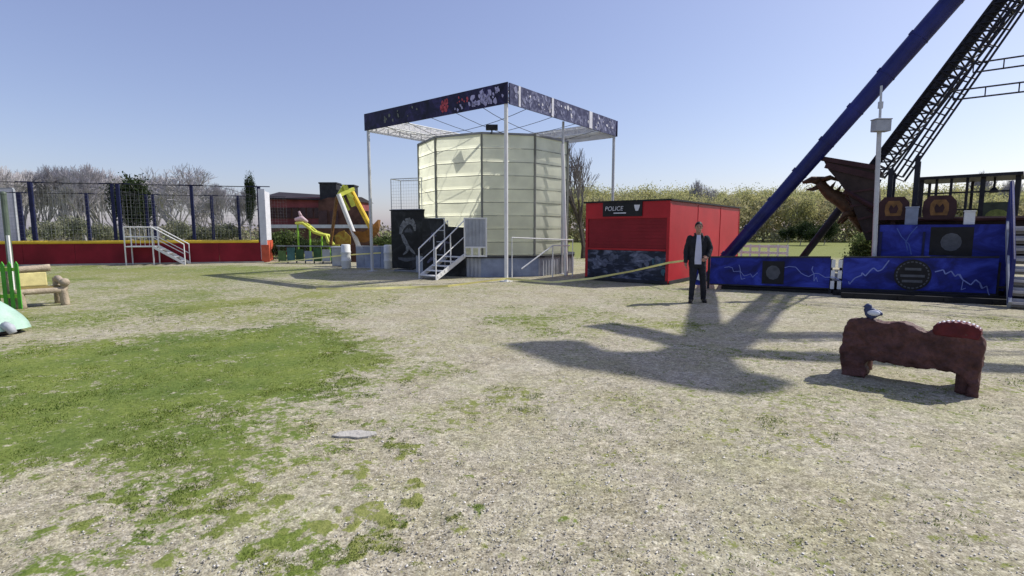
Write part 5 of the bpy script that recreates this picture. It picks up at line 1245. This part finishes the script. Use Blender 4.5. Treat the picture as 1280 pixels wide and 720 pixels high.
LEAF_SH = leaf_mat('shrub_leaves', [(.15, .17, .11), (.23, .25, .17), (.31, .32, .24)])
LEAF_GR = leaf_mat('fresh_green_leaves', [(.075, .11, .04), (.12, .165, .06), (.18, .225, .10)])
LEAF_GREY = leaf_mat('grey_brush', [(.20, .19, .15), (.30, .285, .23), (.40, .37, .31)])
LEAF_EDGE = leaf_mat('woodland_brush', [(.30, .285, .18), (.42, .40, .24), (.52, .49, .30)])

def grow(seed, height, levels=5, spread=.55, trunk=.35, split=(3, 4), r0=.16, up=.25, droop=0):
    rg = random.Random(seed); segs = []; tips = []
    def rec(p, d, ln, r, lv):
        n = 3 if lv == 0 else 2; q = p
        for k in range(n):
            d = (d + Vector((rg.gauss(0, .10), rg.gauss(0, .10), rg.gauss(0, .05) + up * .12))).normalized(); q2 = q + d * (ln / n)
            ra = r * (1 - .35 * k / n); rb = r * (1 - .35 * (k + 1) / n); segs.append((q, q2, ra, rb, lv)); q = q2
            if lv >= 1 and lv < levels and rg.random() < .55 : side(q, d, ln * .55, rb * .55, lv + 1)
        if lv >= levels: tips.append(q); return
        for k in range(rg.choice(split)):
            side(q, d, ln * rg.uniform(.62, .85), r * .6, lv + 1)
        if lv == 0:
            for k in range(4): f = rg.uniform(.45, .95); side(p.lerp(q, f), d, ln * rg.uniform(.6, .9), r * .5, 1)
    def side(q, d, ln, r, lv):
        a = rg.uniform(0, 2 * math.pi); o = d.orthogonal().normalized(); w = d.cross(o); sp = rg.uniform(.5, 1.2) * spread
        nd = (d + (o * math.cos(a) + w * math.sin(a)) * sp + Vector((0, 0, up))).normalized(); rec(q, nd, ln, r, lv)
    rec(Vector((0, 0, -.1)), Vector((0, 0, 1)), height * trunk, r0, 0)
    mz = max(s[1].z for s in segs); k = height / mz
    return [(a * k, b_ * k, ra, rb, lv) for a, b_, ra, rb, lv in segs], [t_ * k for t_ in tips]
def segs_mesh(name, segs, mat, minr=.006, sides=4):
    b = MB()
    for a, c, ra, rb, lv in segs: b.path([a, c], [max(minr, ra), max(minr, rb)], sides if lv < 2 else 3, False)
    me = bpy.data.meshes.new(name); me.from_pydata([tuple(p) for p in b.v], [], b.f); me.materials.append(mat); return me
def leaves_mesh(name, centers, per, rad, size, mat, seed):
    r_ = np.random.default_rng(seed); C = np.array([tuple(c) for c in centers]); n = len(C) * per
    P = np.repeat(C, per, 0) + r_.normal(0, 1, (n, 3)) * np.array(rad)[None] * .55
    P[:, 2] = np.maximum(P[:, 2], .05)
    a = r_.normal(0, 1, (n, 3)); a /= np.linalg.norm(a, axis=1)[:, None]; c = np.cross(a, r_.normal(0, 1, (n, 3))); c /= np.linalg.norm(c, axis=1)[:, None]
    s = (size * r_.uniform(.6, 1.4, n))[:, None]; V = np.stack([P - a * s, P + c * s * .6, P + a * s, P - c * s * .6], 1).reshape(-1, 3)
    me = bpy.data.meshes.new(name); F = np.arange(4 * n).reshape(-1, 4)
    me.vertices.add(4 * n); me.vertices.foreach_set('co', V.ravel().astype(np.float32)); me.loops.add(4 * n); me.loops.foreach_set('vertex_index', F.ravel().astype(np.int32))
    me.polygons.add(n); me.polygons.foreach_set('loop_start', (np.arange(n) * 4).astype(np.int32)); me.update(calc_edges=True); me.materials.append(mat); return me
def tree_proto(name, trunk_me, crown_me): return (name, trunk_me, crown_me)
def place_tree(proto, loc, sc, rz, label, cat='tree', group=None):
    nm, tm, cm = proto; o = bpy.data.objects.new(nm, None); COL.objects.link(o); o.location = loc; o.rotation_euler = (0, 0, rz); o.scale = (sc[0], sc[0], sc[1]); tag(o, label, cat, group)
    for n_, me in (('trunk', tm), ('crown', cm)):
        if me is not None: c = bpy.data.objects.new(n_, me); COL.objects.link(c); c.parent = o
    return o
def bare_proto(seed, h, mat1, mat2, lv=5, minr=.010, **kw):
    segs, tips = grow(seed, h, lv, **kw)
    return tree_proto('bare_tree', segs_mesh('trunk', [s for s in segs if s[4] <= 1], mat1, minr), segs_mesh('crown', [s for s in segs if s[4] > 1], mat2, minr))
def leafy_proto(seed, h, mat, per=14, rad=(.55, .55, .45), size=.13, name='budding_tree', lv=3, bark=None, **kw):
    segs, tips = grow(seed, h, lv, **kw)
    return tree_proto(name, segs_mesh('trunk', segs, bark or M['greybark'], .02), leaves_mesh('crown', tips + [s[1] for s in segs if s[4] >= 2][::2], per, rad, size, mat, seed))
BARE_L = [bare_proto(s, 9, M['greybark'], M['twig'], 5, .015, spread=.5, up=.28) for s in (1, 2, 3, 4)]
BARE_R = bare_proto(12, 9, M['greybark'], M['twig'], 5, .013, spread=.75, up=.15, trunk=.28)
BARE_D = bare_proto(9, 9, M['darkbark'], M['twigdark'], 4, .012, spread=.38, up=.3, trunk=.45)
BUD = [leafy_proto(s, 8, LEAF_BUD, 14, (.85, .85, 1.0), .11, spread=.62, up=.12, trunk=.2, split=(3, 4)) for s in (31, 32, 33, 34)]
EVER = leafy_proto(41, 7, LEAF_DK, 34, (.5, .5, .9), .12, 'evergreen_tree', spread=.4, up=.22, trunk=.12)
SHRUB = leafy_proto(51, 2.4, LEAF_SH, 16, (.35, .35, .28), .07, 'shrub', spread=.9, up=.1, trunk=.2, r0=.05)
GSHRUB = leafy_proto(52, 1.6, LEAF_GR, 16, (.3, .3, .22), .06, 'shrub', spread=.9, up=.1, trunk=.2, r0=.05)
DSHRUB = leafy_proto(53, 3, LEAF_DK, 14, (.4, .4, .35), .09, 'shrub', spread=.9, up=.1, trunk=.2, r0=.06)
rg = random.Random(77)
def top_scale(px, py, Y, h): return max(.2, at(px, py, Y).z / h)
left = [(-40, 200, 52), (5, 206, 50), (32, 214, 58), (60, 210, 54), (84, 216, 60), (108, 214, 52), (132, 208, 56), (160, 222, 62), (198, 224, 58), (262, 238, 62), (284, 232, 60), (300, 240, 64), (18, 212, 66), (46, 214, 68), (72, 208, 66), (96, 218, 70), (120, 212, 68), (146, 220, 70), (182, 226, 70), (212, 222, 68), (248, 224, 66), (272, 236, 72), (-15, 208, 64)]
for i, (px, py, Y) in enumerate(left):
    p = at(px, 295, Y); s_ = top_scale(px, py - 4, Y, 9)
    place_tree(BARE_L[i % 4], (p.x, Y, 0), (s_ * 1.0, s_), rg.uniform(0, 6.28), 'leafless grey tree in the row behind the netted sports pitch', 'tree', 'bare trees behind the pitch')
p = at(232, 295, 50); s_ = top_scale(232, 203, 50, 9); place_tree(BARE_R, (p.x, 50, 0), (s_ * 1.25, s_), 1.0, 'broad round-headed leafless tree, tallest behind the right half of the pitch')
p = at(729, 290, 30); s_ = top_scale(729, 172, 30, 9); place_tree(BARE_D, (p.x, 30, 0), (s_ * 1.15, s_), 2.2, 'tall dark leafless tree just right of the cream drum')
p = at(169, 300, 36); s_ = top_scale(169, 231, 36, 7); place_tree(EVER, (p.x, 36, 0), (s_ * 1.0, s_), .4, 'dark evergreen tree behind the middle of the pitch net')
p = at(313, 300, 44); s_ = top_scale(313, 226, 44, 7); place_tree(EVER, (p.x, 44, 0), (s_ * .28, s_), 2.4, 'narrow dark evergreen beside the left end of the brick building')
for i, (px, py, Y, w, pr_, lb) in enumerate([(60, 258, 42, 1.2, SHRUB, 'rounded grey-green shrub behind the left part of the pitch net'), (90, 250, 45, 1.4, SHRUB, 'tall grey-green shrub left of the evergreen behind the pitch'), (125, 262, 42, 1.2, SHRUB, 'low grey-green shrub just left of the evergreen behind the pitch'), (222, 256, 40, 1.2, SHRUB, 'rounded shrub right of the evergreen behind the pitch net'), (285, 262, 44, 1.5, SHRUB, 'broad grey shrub near the right end of the pitch'), (252, 268, 43, 1.3, SHRUB, 'shrub below the broad bare tree behind the pitch'), (20, 266, 44, 1.4, SHRUB, 'leftmost shrub behind the pitch net')]):
    p = at(px, 300, Y); s_ = top_scale(px, py, Y, 2.4); place_tree(pr_, (p.x, Y, 0), (s_ * w * .5, s_ * .62), rg.uniform(0, 6), lb, 'shrub')
for i, (px, py, Y, w, pr_, lb) in enumerate([(352, 290, 30, 1.2, GSHRUB, 'green bush at the pitch corner, leftmost below the brick building'), (366, 294, 31, 1.1, GSHRUB, 'small green bush under the top of the lime coaster'), (384, 298, 30, 1.2, DSHRUB, 'dark bush under the middle of the lime coaster'), (400, 300, 31, 1.1, GSHRUB, 'low green bush under the lower lime track'), (345, 306, 28, 1.2, DSHRUB, 'low dark bush right behind the pitch end panel'), (420, 296, 32, 1.2, DSHRUB, 'dark bush between the lime coaster and the swing boat'), (482, 296, 29, 1.0, GSHRUB, 'pale green bush between the swing boat and the black booth')]):
    p = at(px, 320, Y); s_ = top_scale(px, py, Y, 1.6 if pr_ is GSHRUB else 3); place_tree(pr_, (p.x, Y, 0), (s_ * w, s_), rg.uniform(0, 6), lb, 'shrub')
# woodland edge at the right
k = 0
for px in range(690, 1400, 17):
    for row, (Y, dy) in enumerate(((88, 0), (76, 5))):
        x_ = px + rg.uniform(-7, 7) + row * 8; py = 237 + dy + rg.uniform(-4, 6) - (2 if px < 800 else 0)
        Yj = Y + rg.uniform(-5, 5); p = at(x_, 295, Yj); s_ = top_scale(x_, py, Yj, 8)
        where = 'behind the red kiosk' if x_ < 930 else ('between the kiosk and the ship bow' if x_ < 1090 else 'behind the swing ship and cabin')
        place_tree(BUD[k % 4], (p.x, Yj, 0), (s_ * 1.05, s_), rg.uniform(0, 6.28), 'yellow-green budding tree in the woodland edge ' + where, 'tree', 'budding trees ' + where); k += 1
for px, py, Y in ((868, 222, 80), (880, 230, 82), (1228, 212, 84), (1250, 222, 80)):
    p = at(px, 295, Y); s_ = top_scale(px, py, Y, 9)
    place_tree(BARE_L[k % 4], (p.x, Y, 0), (s_ * .55, s_), rg.uniform(0, 6), 'bare tree poking above the woodland ' + ('over the red kiosk' if px < 1000 else 'over the cabin roof'), 'tree', 'bare trees above the woodland ' + ('over the kiosk' if px < 1000 else 'over the cabin')); k += 1
# understory: one dense brushy mass nobody could count
cs = []
for i in range(1500):
    px = rg.uniform(640, 1420); Y = rg.uniform(70, 80); p = at(px, 295, Y); cs.append((p.x, Y, rg.uniform(.05, 1) * 5.6))
o = link_mesh('undergrowth', leaves_mesh('undergrowth', cs, 30, (1.1, .8, .7), .20, LEAF_EDGE, 5), None); o['kind'] = 'stuff'; tag(o, 'dense dull undergrowth along the foot of the woodland edge', 'undergrowth')
cs = [(at(px, 295, 48).x + rg.uniform(-1, 1), rg.uniform(56, 66), rg.uniform(.2, 1.8)) for px in [rg.uniform(-150, 480) for _ in range(320)]]
o = link_mesh('undergrowth', leaves_mesh('undergrowth', cs, 22, (1.1, .8, .6), .18, LEAF_GREY, 6), None); o['kind'] = 'stuff'; tag(o, 'grey brushwood at the foot of the bare trees behind the pitch', 'undergrowth')
for px, py, Y, w in ((1000, 278, 56, 1.0), (1018, 284, 54, .9), (985, 284, 58, .9), (1030, 276, 57, .8)):
    p = at(px, 298, Y); s_ = top_scale(px, py, Y, 3); place_tree(DSHRUB, (p.x, Y, 0), (s_ * w, s_), rg.uniform(0, 6), 'dark bush at the woodland foot seen between the two ride legs', 'shrub', 'dark bushes between the ride legs')
p = at(1082, 322, 21); place_tree(GSHRUB, (p.x, 21, 0), (.9, .9), 1, 'fresh green bush below the ship bow', 'shrub')

# ---------------------------------------------------------------- light and sky
wld = bpy.data.worlds.new('World'); scene.world = wld; wld.use_nodes = True
t = wld.node_tree; bg = t.nodes['Background']; sk = t.nodes.new('ShaderNodeTexSky'); sk.sky_type = 'NISHITA'
sk.sun_disc = False; sk.sun_elevation = SUN_EL; sk.sun_rotation = math.atan2(SUN_AZ.x, SUN_AZ.y)
sk.air_density = 1.0; sk.dust_density = 1.2; sk.ozone_density = 2.0; sk.altitude = 50
mu = t.nodes.new('ShaderNodeMix'); mu.data_type = 'RGBA'; mu.blend_type = 'MULTIPLY'; mu.inputs[0].default_value = 1
t.links.new(sk.outputs['Color'], mu.inputs[6]); mu.inputs[7].default_value = (1.02, .96, .92, 1)
hz = t.nodes.new('ShaderNodeMix'); hz.data_type = 'RGBA'; hz.blend_type = 'ADD'; hz.inputs[0].default_value = 1
t.links.new(mu.outputs[2], hz.inputs[6]); hz.inputs[7].default_value = (.80, .76, 1.75, 1)      # thin lavender spring haze
t.links.new(hz.outputs[2], bg.inputs['Color']); bg.inputs['Strength'].default_value = .12
sl = bpy.data.lights.new('sun', 'SUN'); sl.energy = 4.9; sl.angle = R(.53); sl.color = (1, .965, .90)
so = bpy.data.objects.new('sun', sl); COL.objects.link(so); so.location = (20, 7, 30)
sv_ = Vector((SUN_AZ.x * math.cos(SUN_EL), SUN_AZ.y * math.cos(SUN_EL), math.sin(SUN_EL)))
so.rotation_euler = sv_.to_track_quat('Z', 'Y').to_euler()
scene.view_settings.view_transform = 'Standard'; scene.view_settings.look = 'None'; scene.view_settings.exposure = 0; scene.view_settings.gamma = 1
scene.cycles.use_denoising = True
scene.cycles.max_bounces = 8
